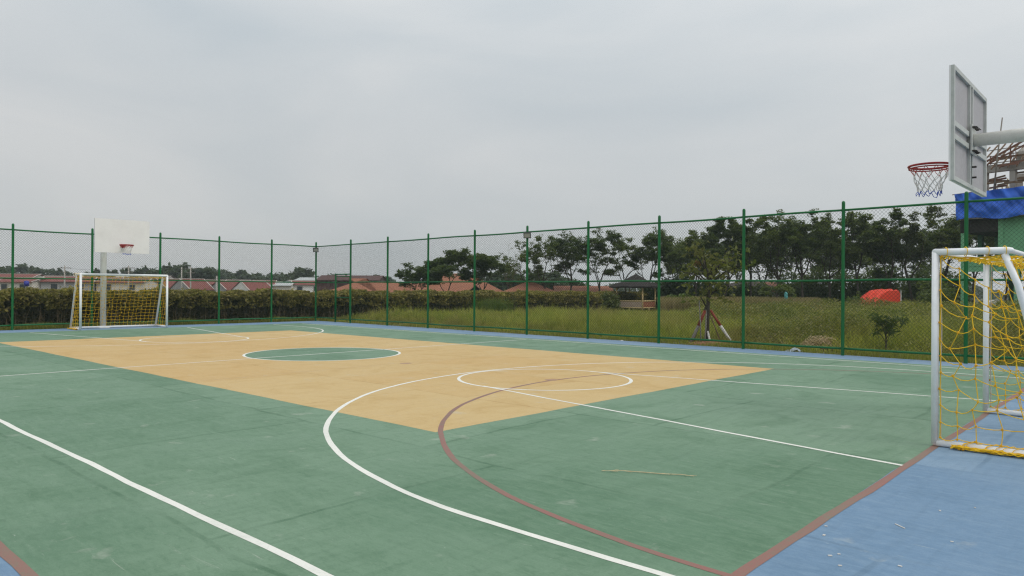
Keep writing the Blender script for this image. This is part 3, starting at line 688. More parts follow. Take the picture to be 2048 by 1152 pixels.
def bush(name, label, base, W, H, seed, leafm, n=900, ls=0.10, group=None, cat='shrub', stems=7, dep=None):
    rng = np.random.default_rng(seed); base = np.array(base, float); root = thing(name, label, cat, base, group)
    k = max(6, int(W*5)); cs = []
    st = MB()
    for i in range(k):
        a = rng.uniform(0, 6.28); rr = W*0.42*math.sqrt(rng.random())
        hgt = H*rng.uniform(0.45, 0.95)*(1-0.35*(rr/(W*0.5))**2)
        q = base+np.array([rr*math.cos(a), rr*math.sin(a), hgt]); cs.append(q); cs.append(base+(q-base)*np.array([0.9, 0.9, 0.55]))
        if i < stems: st.tube([base+np.array([0.1*math.cos(a), 0.1*math.sin(a), -0.1]), base+(q-base)*np.array([0.5, 0.5, 0.55]), q], [0.02, 0.014, 0.006], 4, False)
    st.build('stems', M['bark'], root, True)
    cs = np.array(cs); cl = rng.integers(0, len(cs), n)
    off = rng.normal(size=(n, 3)); off /= np.linalg.norm(off, axis=1)[:, None]; off *= (rng.random(n)**0.5)[:, None]*np.array([W*0.2, W*0.2, H*0.22])
    P = cs[cl]+off; P[:, 2] = np.maximum(P[:, 2], base[2]+0.03)
    V, F = leaves(P, ls, rng, 0.5); obj('foliage', V, F, leafm, root)
    return root

# ------------------------------------------------------------------ hedge behind the far fence
HX = 17.6
rng = np.random.default_rng(77)
hd = thing('hedge', 'long clipped hedge with bare stems below behind the far fence', 'hedge', (HX, -18, 0))
Y0, Y1 = 16.0, -50.0; N = 120000
y = Y0+(Y1-Y0)*rng.random(N)**0.8; HT = 1.40+0.05*np.sin(y*1.3)+0.05*np.sin(y*3.7+1)+0.03*np.sin(y*9)
top = rng.random(N)
z = np.where(top < 0.45, HT-0.22*rng.random(N)**1.5, HT-0.12-0.62*rng.random(N)**1.5)
x = np.where(top < 0.45, HX+rng.uniform(-0.55, 0.55, N), HX-0.50+0.35*rng.normal(size=N)*0.45+0.08*np.sin(y*4)+0.12*(HT-z))
stray = rng.random(N) < 0.012; z = z+np.where(stray, 0.16*rng.random(N), 0)
clump = (np.sin(y*5.1+z*6)+np.sin(y*2.3-z*9+1.7)+np.sin(y*11.3+z*3)) > -1.1-1.2*(z > HT-0.35)
V, F = leaves(np.stack([x, y, z], 1)[clump], 0.062, rng, 0.3, 0.6); o = obj('foliage', V, F, M['hedge'], hd); o['kind'] = 'stuff'
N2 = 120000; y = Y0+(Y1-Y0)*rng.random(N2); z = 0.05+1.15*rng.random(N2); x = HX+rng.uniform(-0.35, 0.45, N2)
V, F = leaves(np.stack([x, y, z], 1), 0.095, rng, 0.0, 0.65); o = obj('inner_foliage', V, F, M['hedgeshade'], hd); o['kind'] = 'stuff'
st = MB()
for k in range(1500):
    yy = Y0+(Y1-Y0)*rng.random(); xx = HX-0.42+0.3*rng.random(); hh = rng.uniform(0.5, 1.2)
    st.tube([(xx, yy, -0.05), (xx+rng.normal(0, 0.04), yy+rng.normal(0, 0.06), hh*0.5), (xx+rng.normal(0, 0.07), yy+rng.normal(0, 0.12), hh)], [0.011, 0.008, 0.005], 4, False)
o = st.build('stems', M['stem'], hd); o['kind'] = 'stuff'

# ------------------------------------------------------------------ field of grass and weeds (uncountable: stuff)
def field_pts(n, ua, ub, da, db, seed, pw=1.0):
    r = np.random.default_rng(seed); u = r.uniform(ua, ub, n); q = r.random(n)
    dpt = da*(db/da)**q
    P = np.array([CX, CY, 0])[None, :]+FWH[None, :]*dpt[:, None]+RTH[None, :]*((u-1024)/FPX*dpt)[:, None]
    return P, u, dpt, r
def infield(P, m=0.18): return (P[:, 1] < fy(P[:, 0])-m) & (P[:, 0] < HX-0.6)
def patch(P, a, b, c=0.0): return np.sin(P[:, 0]*a+c)+np.sin(P[:, 1]*b+1.3*c)+0.6*np.sin((P[:, 0]+P[:, 1])*a*1.9+c)+0.5*np.sin((P[:, 0]-P[:, 1])*b*2.3)
def fence_dist(P): return fy(P[:, 0])-P[:, 1]
GZC = at(1272, 54)
# tall grass
P, u, dpt, r = field_pts(36000, 560, 2200, 14, 75, 1)
k = infield(P, 1.2); P, u, dpt = P[k], u[k], dpt[k]
fd = fence_dist(P); ramp = np.clip((fd-0.8)/3.4, 0.14, 1)
h = np.clip((0.60+0.15*patch(P, 0.55, 0.43, 0.3))*ramp, 0.10, 1.0)*r.uniform(0.65, 1.25, len(P))*np.clip(1.5-dpt/55, 0.5, 1)*np.where(np.hypot(P[:, 0]-GZC[0], P[:, 1]-GZC[1]) < 7, 0.45, 1)
kk = (patch(P, 1.3, 1.1, 2.0)+r.normal(0, 0.9, len(P)) > -1.3); P, h, dpt = P[kk], h[kk], dpt[kk]
nb = 9; tl = r.normal(0, 0.16, (len(P), 2))                        # each tuft leans its own way
P = np.repeat(P, nb, 0); dpt = np.repeat(dpt, nb); h = np.repeat(h, nb)*r.uniform(0.55, 1.15, len(P)); tl = np.repeat(tl, nb, 0)
P[:, :2] += r.normal(0, 0.07, (len(P), 2)); P[:, 2] = gz(P[:, 0], P[:, 1])
V, F = blades(P, h, 0.0045+0.00024*dpt, r, 0.55)
V = V.reshape(-1, 6, 3); V[:, 2:4, :2] += (tl*0.4*h[:, None])[:, None, :]; V[:, 4:6, :2] += (tl*1.6*h[:, None])[:, None, :]; V = V.reshape(-1, 3)
tag(obj('tall_grass', V, F, M['grass']), 'tall yellow green grass filling the field behind the side fence', 'grass', kind='stuff')
# leafy olive weeds to the right
P, u, dpt, r = field_pts(270000, 1380, 2250, 15, 62, 2)
k = infield(P, 1.8) & (patch(P, 0.9, 0.75, 0.9)+r.normal(0, 0.6, len(P))+np.clip((u-1480)/130, -3, 1.2) > 0.1); P, dpt = P[k], dpt[k]
fd = fence_dist(P); ramp = np.clip((fd-1.5)/3.0, 0.15, 1)
hm = np.clip((0.78+0.16*patch(P, 0.8, 0.62, 1.7)), 0.3, 1.25)*ramp
P[:, 2] = gz(P[:, 0], P[:, 1])+hm*(0.15+0.9*r.random(len(P))**0.65)
V, F = leaves(P, 0.030+0.0008*dpt, r, 0.3, 0.45); tag(obj('weeds', V, F, M['weed']), 'olive leafy weeds massed in the field right of the young tree', 'weeds', kind='stuff')
# short grass by the fences
P, u, dpt, r = field_pts(120000, 560, 2200, 14, 45, 3)
k = infield(P, 0.14) & (fence_dist(P) < 2.6); P, dpt = P[k], dpt[k]
P2 = np.stack([r.uniform(FX+0.15, HX-0.3, 30000), r.uniform(-12, 14, 30000), np.zeros(30000)], 1); P = np.concatenate([P, P2]); dpt = np.concatenate([dpt, np.full(30000, 32.0)])
h = np.clip(0.13+0.05*patch(P, 1.7, 1.3), 0.04, 0.32)*r.uniform(0.5, 1.4, len(P)); P[:, 2] = gz(P[:, 0], P[:, 1])
V, F = blades(P, h, 0.004+0.0002*dpt, r, 0.8); tag(obj('short_grass', V, F, M['lawn']), 'short rough grass strip along the foot of the fences', 'grass', kind='stuff')
# pale dry grass far back
P, u, dpt, r = field_pts(42000, 1320, 1640, 46, 60, 4); P[:, 2] = gz(P[:, 0], P[:, 1])
V, F = blades(P, r.uniform(0.8, 1.3, len(P)), 0.02, r, 0.3); tag(obj('dry_grass', V, F, M['drygrass']), 'pale dry grass at the back of the field under the trees', 'grass', kind='stuff')
# ------------------------------------------------------------------ background trees
def gpt(u, depth): p = at(u, depth); p[2] = float(gz(p[0], p[1])); return p
def wtree(u, vtop, wpx, depth, seed, leafm, label, style='umbrella', **k):
    b = gpt(u, depth); H = zz(u, vtop, depth)-b[2]; W = wpx/FPX*depth
    return tree(k.pop('name', 'shade_tree'), label, b, H, W, seed, leafm, k.pop('barkm', M['bark']), style, **k)
G1 = 'row of trees beyond the field'
spread = [
 (838, 521, 92, 57, 11, 'leafdark', 'low spreading tree at the left end of the dark group over orange roofs', 2200, 0.15),
 (902, 492, 150, 56, 12, 'leafdark', 'broadest dark flat topped tree over the orange roofs', 5200, 0.17),
 (966, 501, 92, 57, 13, 'leafdark', 'dark spreading tree at the right end of the group over orange roofs', 2600, 0.16)]
for u, vt, w, dp, sd, lm, lab, n, ls in spread: wtree(u, vt, w, dp, sd, M[lm], lab, 'umbrella', nleaf=int(n*3.2), ls=ls*0.58, group=G1, fork=0.22, dens=0.75, levels=5, flat=0.38)
airy = [
 (1018, 489, 62, 68, 21, 'leafmid', 'thin sparse tree just left of the floodlight post', 420, M['barkpale']),
 (1047, 484, 66, 66, 22, 'leafmid', 'slender airy tree behind the fence post with the floodlight', 1300, M['bark']),
 (1098, 474, 86, 64, 23, 'leafmid', 'airy tall tree first to the right of the floodlight post', 1500, M['bark']),
 (1140, 464, 84, 63, 24, 'leafdark', 'fuller airy tree left of the post before the gazebo', 2000, M['bark']),
 (1196, 459, 96, 62, 25, 'leafdark', 'airy tree with dark top right behind the post before the gazebo', 2200, M['bark']),
 (1252, 466, 92, 62, 26, 'leafmid', 'airy tree standing straight behind the gazebo roof', 2000, M['bark']),
 (1304, 455, 90, 60, 27, 'leafdark', 'tall airy tree rising at the right edge of the gazebo', 2100, M['bark']),
 (1345, 486, 70, 60, 28, 'leafmid', 'lower airy tree between the gazebo and the staked tree', 1400, M['bark'])]
for u, vt, w, dp, sd, lm, lab, n, bk in airy: wtree(u, vt-10, w*1.3, dp, sd, M[lm], lab, 'umbrella', nleaf=int(n*3.6), ls=0.085, group=G1, barkm=bk, fork=0.28, dens=0.62, levels=5, flat=0.42, tipl=2)
dense = [
 (1392, 468, 110, 58, 31, 'leafmid', 'tree standing directly behind the young staked tree'),
 (1446, 441, 116, 57, 32, 'leafdark', 'first tall tree of the dense row right of the staked tree'),
 (1500, 438, 104, 58, 33, 'leafmid', 'second tall tree of the dense row beside the fence post'),
 (1552, 428, 112, 56, 34, 'leafmid', 'third tall tree of the dense row above the dry straw heap'),
 (1606, 424, 118, 56, 35, 'leafdark', 'fourth and fullest tree of the dense row before the thick fence post'),
 (1660, 434, 104, 57, 36, 'leafmid', 'fifth tree of the dense row partly behind the thick fence post'),
 (1716, 430, 116, 56, 37, 'leafmid', 'sixth tree of the dense row left above the red tarpaulin'),
 (1768, 425, 120, 55, 38, 'leafdark', 'seventh tree of the dense row right above the red tarpaulin'),
 (1826, 419, 124, 55, 39, 'leafolive', 'eighth tree of the dense row with yellowish top'),
 (1880, 424, 116, 56, 40, 'leafmid', 'last tree of the dense row beside the green building'),
 (1945, 430, 110, 62, 41, 'leafdark', 'tree seen through the open verandah of the green building'),
 (2010, 440, 110, 64, 42, 'leafdark', 'tree mostly hidden behind the wall of the green building')]
for u, vt, w, dp, sd, lm, lab in dense: wtree(u, vt-17, w, dp, sd, M[lm], lab, 'umbrella', nleaf=11500, ls=0.088, group=G1, fork=0.20, dens=0.72, kids=(2, 3), levels=5, flat=0.42, tipl=1)
back = [(1365, 478, 110, 'tree of the rear row left of the staked tree'), (1424, 470, 110, 'tree of the rear row seen between the first two dense trees'), (1475, 466, 110, 'tree of the rear row behind the fence post by the staked tree'), (1530, 462, 110, 'tree of the rear row behind the third dense tree'),
 (1585, 458, 110, 'tree of the rear row above the teal container'), (1635, 460, 110, 'tree of the rear row left of the thick fence post'), (1690, 458, 110, 'tree of the rear row right of the thick fence post'), (1745, 456, 110, 'tree of the rear row straight behind the red tarpaulin'), (1800, 452, 110, 'tree of the rear row right of the red tarpaulin'), (1855, 452, 110, 'tree of the rear row left of the near goal post')]
for i, (u, vt, w, lab) in enumerate(back): wtree(u, vt-8, w, 69+(i % 3), 300+i, M['leafdark' if i % 2 else 'leafmid'], lab, 'round', nleaf=6500, ls=0.13, group='rear row of trees beyond the field', fork=0.14, dens=1.0, levels=5, flat=0.7, tipl=1)
# distant trees, hazy, seen over the hedge and between the trunks
G2 = 'far trees on the skyline'
far = [(-20, 538, 90, 'far skyline tree cut by the left picture edge'), (45, 531, 74, 'far flat topped tree just right of the first fence post'), (92, 538, 66, 'far rounded tree right of the flat topped skyline tree'),
 (130, 549, 60, 'low far tree under the first utility pole'), (205, 538, 44, 'far tree directly left of the hoop pole'), (290, 533, 62, 'far pointed tree right of the hoop pole'),
 (330, 530, 60, 'far tree behind the right upright of the small goal'), (357, 527, 58, 'tallest far tree right of the small goal'), (398, 536, 62, 'far round tree left of the third fence post right of the goal'),
 (432, 535, 70, 'far spreading tree behind the second post right of the goal'), (472, 540, 40, 'far narrow tree standing apart in the skyline gap'), (508, 548, 66, 'low far tree in the skyline gap'),
 (545, 549, 60, 'low far tree behind the last post before the corner'), (590, 545, 80, 'far tree rising left side of the wooded hump by the corner'), (622, 540, 90, 'far tree forming the top of the wooded hump by the corner'),
 (655, 550, 60, 'far tree at right end of the wooded hump'), (745, 551, 44, 'far bluish tree right of the gate'), (770, 555, 40, 'small far tree behind the second post right of the gate'),
 (985, 545, 70, 'hazy tree behind the right end of the orange roofs'), (1015, 541, 80, 'hazy tree filling the gap left of the floodlight post'), (1075, 543, 90, 'hazy tree right of the floodlight post'), (1125, 556, 70, 'hazy low tree left of the gazebo')]
for i, (u, vt, w, lab) in enumerate(far):
    wtree(u, vt, w*1.15, 165+9*(i*7 % 8) if u < 900 else 110, 100+i, M['leaffar'], lab, 'round', nleaf=1500, ls=0.55 if u < 900 else 0.38, levels=3, group=G2, fork=0.22, dens=1.5, name='far_tree')
# far wooded belt closing the skyline
P, u, dpt, r = field_pts(26000, -500, 2600, 240, 300, 8)
P[:, 2] = -1.6+r.random(len(P))**0.8*(5.0+1.3*np.sin(u*0.021)+0.9*np.sin(u*0.055+1)+0.7*np.sin(u*0.13))
V, F = leaves(P, 0.9, r, 0.6, 0.7); tag(obj('distant_woodland', V, F, M['leaffar']), 'continuous belt of distant woodland along the horizon', 'woodland', kind='stuff')
# dark undergrowth below the dense row
G3 = 'shrubs under the tree row'
und = [(1318, 570, 60, 'leafdark', 'dark shrub right behind the gazebo post'), (1372, 562, 80, 'leafdark', 'dark shrub left behind the staked tree'), (1425, 566, 80, 'leafdark', 'dark shrub right behind the staked tree trunk'),
 (1500, 574, 70, 'leafdark', 'low dark shrub under the second dense tree'), (1590, 556, 90, 'leafdark', 'dark shrub under the fourth dense tree'), (1640, 548, 90, 'leafdark', 'tall dark shrub left of the thick fence post'),
 (1690, 556, 80, 'leafdark', 'dark shrub right of the thick fence post'), (1745, 545, 90, 'leafdark', 'dark shrub behind the red tarpaulin'), (1805, 548, 90, 'leafdark', 'dark shrub right of the red tarpaulin'), (1860, 545, 90, 'leafdark', 'dark shrub left of the near goal post'), (1910, 560, 70, 'leafdark', 'dark shrub at the corner of the green building')]
for i, (u, vt, w, lm, lab) in enumerate(und):
    dp = 60; b = gpt(u, dp); bush('undergrowth_shrub', lab, b, 1.15*w/FPX*dp, zz(u, vt-14, dp)-b[2], 200+i, M[lm], 3200, 0.13, G3)
sh = [(1226, 577, 52, 50, 'leafolive', 'leafy shrub beside the left side of the gazebo', 900, 0.11), (1356, 586, 60, 50, 'leafbright', 'green shrub to the right of the gazebo', 800, 0.10),
 (1710, 580, 34, 50, 'leafbright', 'bright green shrub left of the red tarpaulin', 600, 0.09), (1868, 560, 84, 42, 'leafmid', 'leafy shrub just left of the near goal post', 1300, 0.11), (1588, 588, 30, 52, 'leafbright', 'small bright shrub near the teal container', 300, 0.09),
 (1655, 628, 84, 25, 'leafolive', 'dark weedy bush left of the thick fence post', 1100, 0.045), (1553, 632, 60, 26, 'leafolive', 'low weedy bush between the staked tree and the straw heap', 700, 0.045), (1838, 640, 80, 22, 'leafolive', 'weedy bush at the left foot of the near goal post', 900, 0.045), (1700, 640, 56, 23, 'leafolive', 'weedy bush just right of the thick fence post', 700, 0.045), (1116, 632, 46, 33, 'leafolive', 'low weedy bush in the grass right of the floodlight post', 420, 0.05), (1345, 628, 60, 36, 'leafolive', 'weedy bush in the grass left of the staked tree', 600, 0.05)]
for i, (u, vt, w, dp, lm, lab, n, ls) in enumerate(sh):
    if lm is None: continue
    b = gpt(u, dp); bush('leafy_shrub', lab, b, w/FPX*dp, zz(u, vt, dp)-b[2], 240+i, M[lm], n, ls, 'single shrubs in the field')
dp = 44; b = gpt(985, dp); r = np.random.default_rng(41); n = 900
P = np.array([b+RTH*r.normal(0, 0.55)+FWH*r.normal(0, 0.25) for _ in range(n)]); V, F = blades(P, r.uniform(0.6, 1.25, n), 0.014, r, 0.7)
tag(obj('reed_clump', V, F, M['leafbright']), 'clump of tall bright green reeds before the hedge left of the floodlight post', 'reeds')
wtree(1554, 568, 62, 50, 61, M['leafmid'], 'small tree with the teal container at its foot', 'round', nleaf=700, ls=0.11, levels=3, fork=0.3, name='small_tree')

# ------------------------------------------------------------------ houses beyond the hedge
def house(label, u, vr, depth, rot, w, l, wallm, roofm, eave=1.35, group='red roofed houses beyond the hedge', ridge=True, hip=False, wins=2):
    """u, vr: where the middle of the ridge is seen; rot: angle of the ridge against the picture plane"""
    b = gpt(u, depth)
    if group.startswith('red'):
        depth *= 1.4; b = gpt(u, depth)
        if abs(rot) < 30: l *= 1.3
    eave *= (0.62 if abs(rot) < 30 and roofm is not M['rooforange'] else 0.85); zr = zz(u, vr, depth); ze = zr-eave
    rx = RTH*math.cos(R(rot))+FWH*math.sin(R(rot)); ry = np.cross([0, 0, 1.0], rx)      # ridge direction and its normal
    if np.dot(ry, FWH) > 0: ry = -ry                                                    # ry points towards the court
    t = thing('house', label, 'house', b, group)
    Z = np.array([0, 0, 1.0])
    def q(a, c, z): return np.array([b[0], b[1], 0])+rx*a+ry*c+Z*z
    g = b[2]-0.2; hl, hw = l/2, w/2
    wl = MB(); V = [q(-hl, -hw, g), q(hl, -hw, g), q(hl, hw, g), q(-hl, hw, g), q(-hl, -hw, ze), q(hl, -hw, ze), q(hl, hw, ze), q(-hl, hw, ze)]
    F = [(0, 1, 5, 4), (1, 2, 6, 5), (2, 3, 7, 6), (3, 0, 4, 7)]
    if not hip: V += [q(-hl, 0, zr-0.08), q(hl, 0, zr-0.08)]; F += [(5, 6, 9), (7, 4, 8)]
    wl.add(V, F).build('wall', wallm, t)
    ov = 0.35; rf = MB(); sl = eave/hw; zo = ze-ov*sl; he = hl+0.15; rh = hl-hw*0.85 if hip else he
    th = 0.10
    for s in (-1, 1):
        A = [q(-he, s*(hw+ov), zo), q(he, s*(hw+ov), zo), q(rh, 0, zr), q(-rh, 0, zr)]; B = [p+Z*th for p in A]
        rf.add(A+B, [(0, 1, 2, 3), (4, 7, 6, 5), (0, 4, 5, 1), (1, 5, 6, 2), (3, 7, 4, 0)])
    if hip:
        for s in (-1, 1):
            A = [q(s*he, -(hw+ov), zo), q(s*he, hw+ov, zo), q(s*rh, 0, zr)]; B = [p+Z*th for p in A]
            rf.add(A+B, [(0, 1, 2), (3, 5, 4), (0, 3, 4, 1)])
    ro = rf.build('roof', roofm, t)
    if ridge:
        MB().bar(q(-rh, 0, zr+th+0.03), q(rh, 0, zr+th+0.03), 0.22, 0.09).build('ridge_cap', M['ridge'], ro)
        if not hip:
            for s in (-1, 1): MB().bar(q(s*(he-0.02), 0.05, zr+th+0.02), q(s*(he-0.02), hw+ov, zo+th+0.02), 0.16, 0.08).build('verge_cap', M['ridge'], ro)
    for k in range(wins):
        a = -hl*0.5+k*hl
        zc = ze-0.75
        fo = MB().box(q(a, hw+0.02, zc), (1.1, 0.06, 1.0), (rx, ry, Z)).build('window', M['frame'], t)
        MB().box(q(a, hw+0.055, zc), (0.9, 0.02, 0.8), (rx, ry, Z)).build('pane', M['glass'], fo)
    return t
house('red roofed house at the left picture edge with cream wall', 8, 549, 92, 4, 6.5, 9.5, M['cream'], M['roofred'])
house('lower red roofed house with the blue water tank in front', 52, 557, 80, -5, 5, 4.6, M['cream'], M['roofred'], 0.9)
house('long low red roofed house left of the small goal', 108, 560, 86, 3, 5, 5.2, M['cream'], M['roofred'], 0.75)
house('red roofed house with pale verges behind the left upright of the small goal', 142, 555, 82, 22, 6, 5.4, M['plaster'], M['roofred'], 1.1)
house('cream walled house behind the small goal left of the hoop pole', 186, 560, 84, 0, 5, 5.2, M['cream'], M['roofred'], 0.6)
house('red roofed house with dark windows right of the hoop pole', 256, 559, 84, 4, 5.5, 5.6, M['cream'], M['roofred'], 0.8)
house('brownish roofed house behind the right part of the small goal', 290, 556, 88, 30, 6, 6.2, M['whitewall'], M['roofbrown'], 1.1)
house('grey gabled house immediately right of the small goal', 336, 559, 88, 66, 4.4, 4.5, M['plaster'], M['roofred'], 1.7, wins=0)
house('grey gabled house second right of the small goal', 383, 559, 86, 62, 4.6, 4.5, M['plaster'], M['roofred'], 1.8, wins=0)
house('red roofed house with wide slope left of the second post right of the goal', 422, 561, 95, 20, 5, 3.6, M['cream'], M['roofred'], 1.1)
house('grey gabled house right behind the second post right of the goal', 455, 563, 88, 62, 4.0, 4.2, M['plaster'], M['roofred'], 1.5, wins=0)
house('red roofed house with white gable in the middle of the bay before the corner', 505, 563, 86, 56, 4.4, 4.6, M['whitewall'], M['roofred'], 1.6, wins=0)
house('red roofed house with white end wall beside the last post before the corner', 530, 562, 96, 12, 5, 3.0, M['whitewall'], M['roofred'], 1.2)
house('white gabled house behind the shrubs left of the corner post', 592, 562, 100, 80, 5, 6, M['whitewall'], M['zinc'], 1.3, wins=0)
house('red roofed house immediately left of the corner post', 618, 563, 98, 12, 5, 4.6, M['whitewall'], M['roofred'], 1.0)
house('small red roof between the two grey gables right of the small goal', 358, 562, 97, -12, 5, 3.0, M['whitewall'], M['roofred'], 1.0, wins=1)
house('small pale roofed house between the second post and the white gable', 477, 561, 101, 10, 5, 3.2, M['whitewall'], M['roofbrown'], 0.9, wins=1)
house('small house with cream wall half hidden left of the white gabled house', 562, 566, 96, 5, 5, 3.6, M['cream'], M['zinc'], 0.8, wins=1)
house('red roofed house seen over the left upright of the small goal', 120, 553, 104, 8, 6, 4.2, M['whitewall'], M['roofred'], 1.1, wins=1)
house('small brown roofed house above the right half of the small goal', 318, 553, 108, -6, 5, 4.0, M['whitewall'], M['roofbrown'], 1.0, wins=1)
for k, (uu, vv, rr_, lab) in enumerate(((28, 561, 0, 'low house with cream wall behind the first fence post'), (214, 556, 25, 'red roof rising just left of the hoop pole behind the small goal'), (232, 563, 70, 'small white gabled house right of the hoop pole'), (402, 564, 65, 'small grey gable left of the second post right of the goal'), (440, 567, 10, 'low red roof below the far trees at the second post right of the goal'), (545, 564, 60, 'small white gable directly behind the last post before the corner'))):
    house(lab, uu, vv, 104, rr_, 4.6, 4.6, M[('cream', 'whitewall', 'plaster')[k % 3]], M['roofred'], 1.2, wins=1)
house('long pale warehouse roof behind the corner post', 640, 556, 150, 0, 8, 8, M['whitewall'], M['zinc'], 0.9, 'larger roofs beyond the hedge', False, wins=0)
house('long brown roofed shed behind the gate', 705, 552, 120, 0, 7, 10, M['roofbrown'], M['roofbrown'], 1.2, 'larger roofs beyond the hedge', False, wins=0)
house('long orange tiled roof seen behind the gate', 715, 559, 67, 2, 8, 5.2, M['plaster'], M['rooforange'], 1.6, 'orange tiled roofs', hip=True, wins=0, ridge=False)
house('low orange tiled roof between the gate and the dark trees', 790, 566, 67, 0, 7, 6.5, M['plaster'], M['rooforange'], 1.4, 'orange tiled roofs', wins=0, ridge=False)
house('large orange hipped roof below the broad dark trees', 910, 549, 67, 0, 9.5, 10.5, M['plaster'], M['rooforange'], 2.3, 'orange tiled roofs', hip=True, wins=0, ridge=False)
house('orange hipped roof behind the floodlight post', 1058, 563, 66, 0, 6, 5, M['plaster'], M['rooforange'], 1.2, 'orange tiled roofs', hip=True, wins=0, ridge=False)
house('orange tiled roof left of the gazebo', 1165, 574, 66, 0, 5, 5, M['plaster'], M['rooforange'], 0.8, 'orange tiled roofs', wins=0, ridge=False)
house('orange tiled roof just visible under the dense trees', 1530, 566, 74, 0, 5, 2.6, M['plaster'], M['rooforange'], 0.9, 'orange tiled roofs', wins=0, ridge=False)
# dormer on the large orange roof
dp = 62; b = gpt(952, dp); dm = thing('roof_dormer', 'small dark gabled dormer at the right of the large orange roof', 'dormer', b)
z0 = zz(952, 586, dp); z1 = zz(952, 570, dp); w = 0.75
q = lambda a, c, z: np.array([b[0], b[1], z])+RTH*a-FWH*c
MB().add([q(-w, 0, z0), q(w, 0, z0), q(0, 0, z1-0.05), q(-w, -1.5, z0), q(w, -1.5, z0), q(0, -1.5, z1-0.05)], [(0, 1, 2), (0, 3, 4, 1)]).build('gable', M['dark'], dm)  # dark sheet stands in for the shaded gable opening
MB().add([q(-w-0.2, 0.2, z0-0.1), q(0, 0.2, z1), q(0, -1.6, z1), q(-w-0.2, -1.6, z0-0.1), q(w+0.2, 0.2, z0-0.1), q(w+0.2, -1.6, z0-0.1)], [(0, 1, 2, 3), (1, 4, 5, 2)]).build('roof', M['roofbrown'], dm)
# water tank
dp = 74; b = gpt(53, dp); tk = thing('water_tank', 'dark blue round water tank above the houses at the left', 'water tank', b)
zt = zz(53, 572, dp)
MB().tube([(b[0], b[1], zt), (b[0], b[1], zt+0.45)], 0.24, 14).dome((b[0], b[1], zt+0.45), 0.24, 14, 0.4).build('tank', M['tankblue'], tk, True)
MB().tube([(b[0], b[1], b[2]-0.1), (b[0], b[1], zt)], 0.12, 8).build('stand', M['concrete'], tk)
# utility poles with wires
def upole(label, u, vt, depth, cross=True):
    b = gpt(u, depth); z = zz(u, vt, depth); t = thing('utility_pole', label, 'utility pole', b, 'utility poles beyond the hedge')
    MB().tube([(b[0], b[1], b[2]-0.2), (b[0], b[1], z)], [0.14, 0.09], 8).build('mast', M['concrete'], t, True)
    if cross:
        for k, dz in enumerate((0.35, 0.95)):
            p0 = np.array([b[0], b[1], z-dz]); L = 0.9-0.25*k
            MB().bar(p0-RTH*L+[0, 0, 0.0], p0+RTH*L, 0.09, 0.09).build('crossarm', M['woodgrey'], t)
    return np.array([b[0], b[1], z-0.3])
pa = upole('utility pole with crossarm over the red roofs left of the small goal', 129, 531, 105)
pb = upole('utility pole with crossarm above the small goal', 257, 531, 105)
pc = upole('bare utility pole between the goal upright and the trees', 381, 533, 110)
upole('thin pole among far trees right of the small goal', 363, 534, 112, False)
upole('short pole in front of red roofs left of the second post', 433, 552, 82, False)
for k, (p, q2) in enumerate(((pa, pb), (pb, pc))):
    P = [p+(q2-p)*i/10+np.array([0, 0, -0.35*4*(i/10)*(1-i/10)]) for i in range(11)]
    tag(MB().tube(P, 0.012, 4).build('power_line', M['black']), ('thin wire strung between the two crossarm poles', 'thin wire running right from the pole above the goal')[k], 'wire')

# ------------------------------------------------------------------ bamboo gazebo
def square(c, h, rot, z):
    return [np.array([c[0]+h*math.sqrt(2)*math.cos(R(rot+45+90*k)), c[1]+h*math.sqrt(2)*math.sin(R(rot+45+90*k)), z]) for k in range(4)]
def thatch_roof(t, c, rot, rings, mat, name='roof', per=5, seed=0):
    rng2 = np.random.default_rng(seed); V = []; F = []; n = 4*per
    for j, (h, z) in enumerate(rings):
        Q = square(c, h, rot, z)
        for k in range(4):
            for i in range(per):
                p = Q[k]+(Q[(k+1) % 4]-Q[k])*i/per; V.append(p+np.array([0, 0, rng2.normal(0, 0.025) if h > 0.1 else 0]))
    for j in range(len(rings)-1): F += [(j*n+k, j*n+(k+1) % n, (j+1)*n+(k+1) % n, (j+1)*n+k) for k in range(n)]
    return obj(name, V, F, mat, t)
dp = 56.5; gc = gpt(1272, dp); grot = math.degrees(YAW)+54
gzb = thing('bamboo_gazebo', 'bamboo gazebo with black thatched roof standing in the field', 'gazebo', gc)
g = gc[2]
zpk, zev = zz(1272, 548, dp), zz(1272, 573, dp)
thatch_roof(gzb, gc, grot, [(0.02, zpk), (0.35, zpk-0.22), (0.85, zpk-0.62), (1.2, zpk-0.75), (1.55, zev), (1.53, zev-0.10), (1.15, zpk-0.88), (0.80, zpk-0.72)], M['thatch'])
Q = square(gc, 1.10, grot, 0)
for p in Q:
    MB().tube([(p[0], p[1], g-0.1), (p[0], p[1], zev+0.22)], 0.058, 8).build('post', M['bamboo'], gzb, True)
    cdir = (np.array([gc[0], gc[1], 0])-np.array([p[0], p[1], 0])); cdir /= np.linalg.norm(cdir)
    MB().bar(np.array([p[0], p[1], zev-0.32]), np.array([p[0], p[1], zev+0.12])+cdir*0.35, 0.06).build('knee_brace', M['wood'], gzb)
fl_z = g+0.36
Qf = square(gc, 1.08, grot, fl_z); MB().add(Qf+[p+np.array([0, 0, 0.05]) for p in Qf], [(3, 2, 1, 0), (4, 5, 6, 7), (0, 1, 5, 4), (1, 2, 6, 5), (2, 3, 7, 6), (3, 0, 4, 7)]).build('floor', M['wood'], gzb)
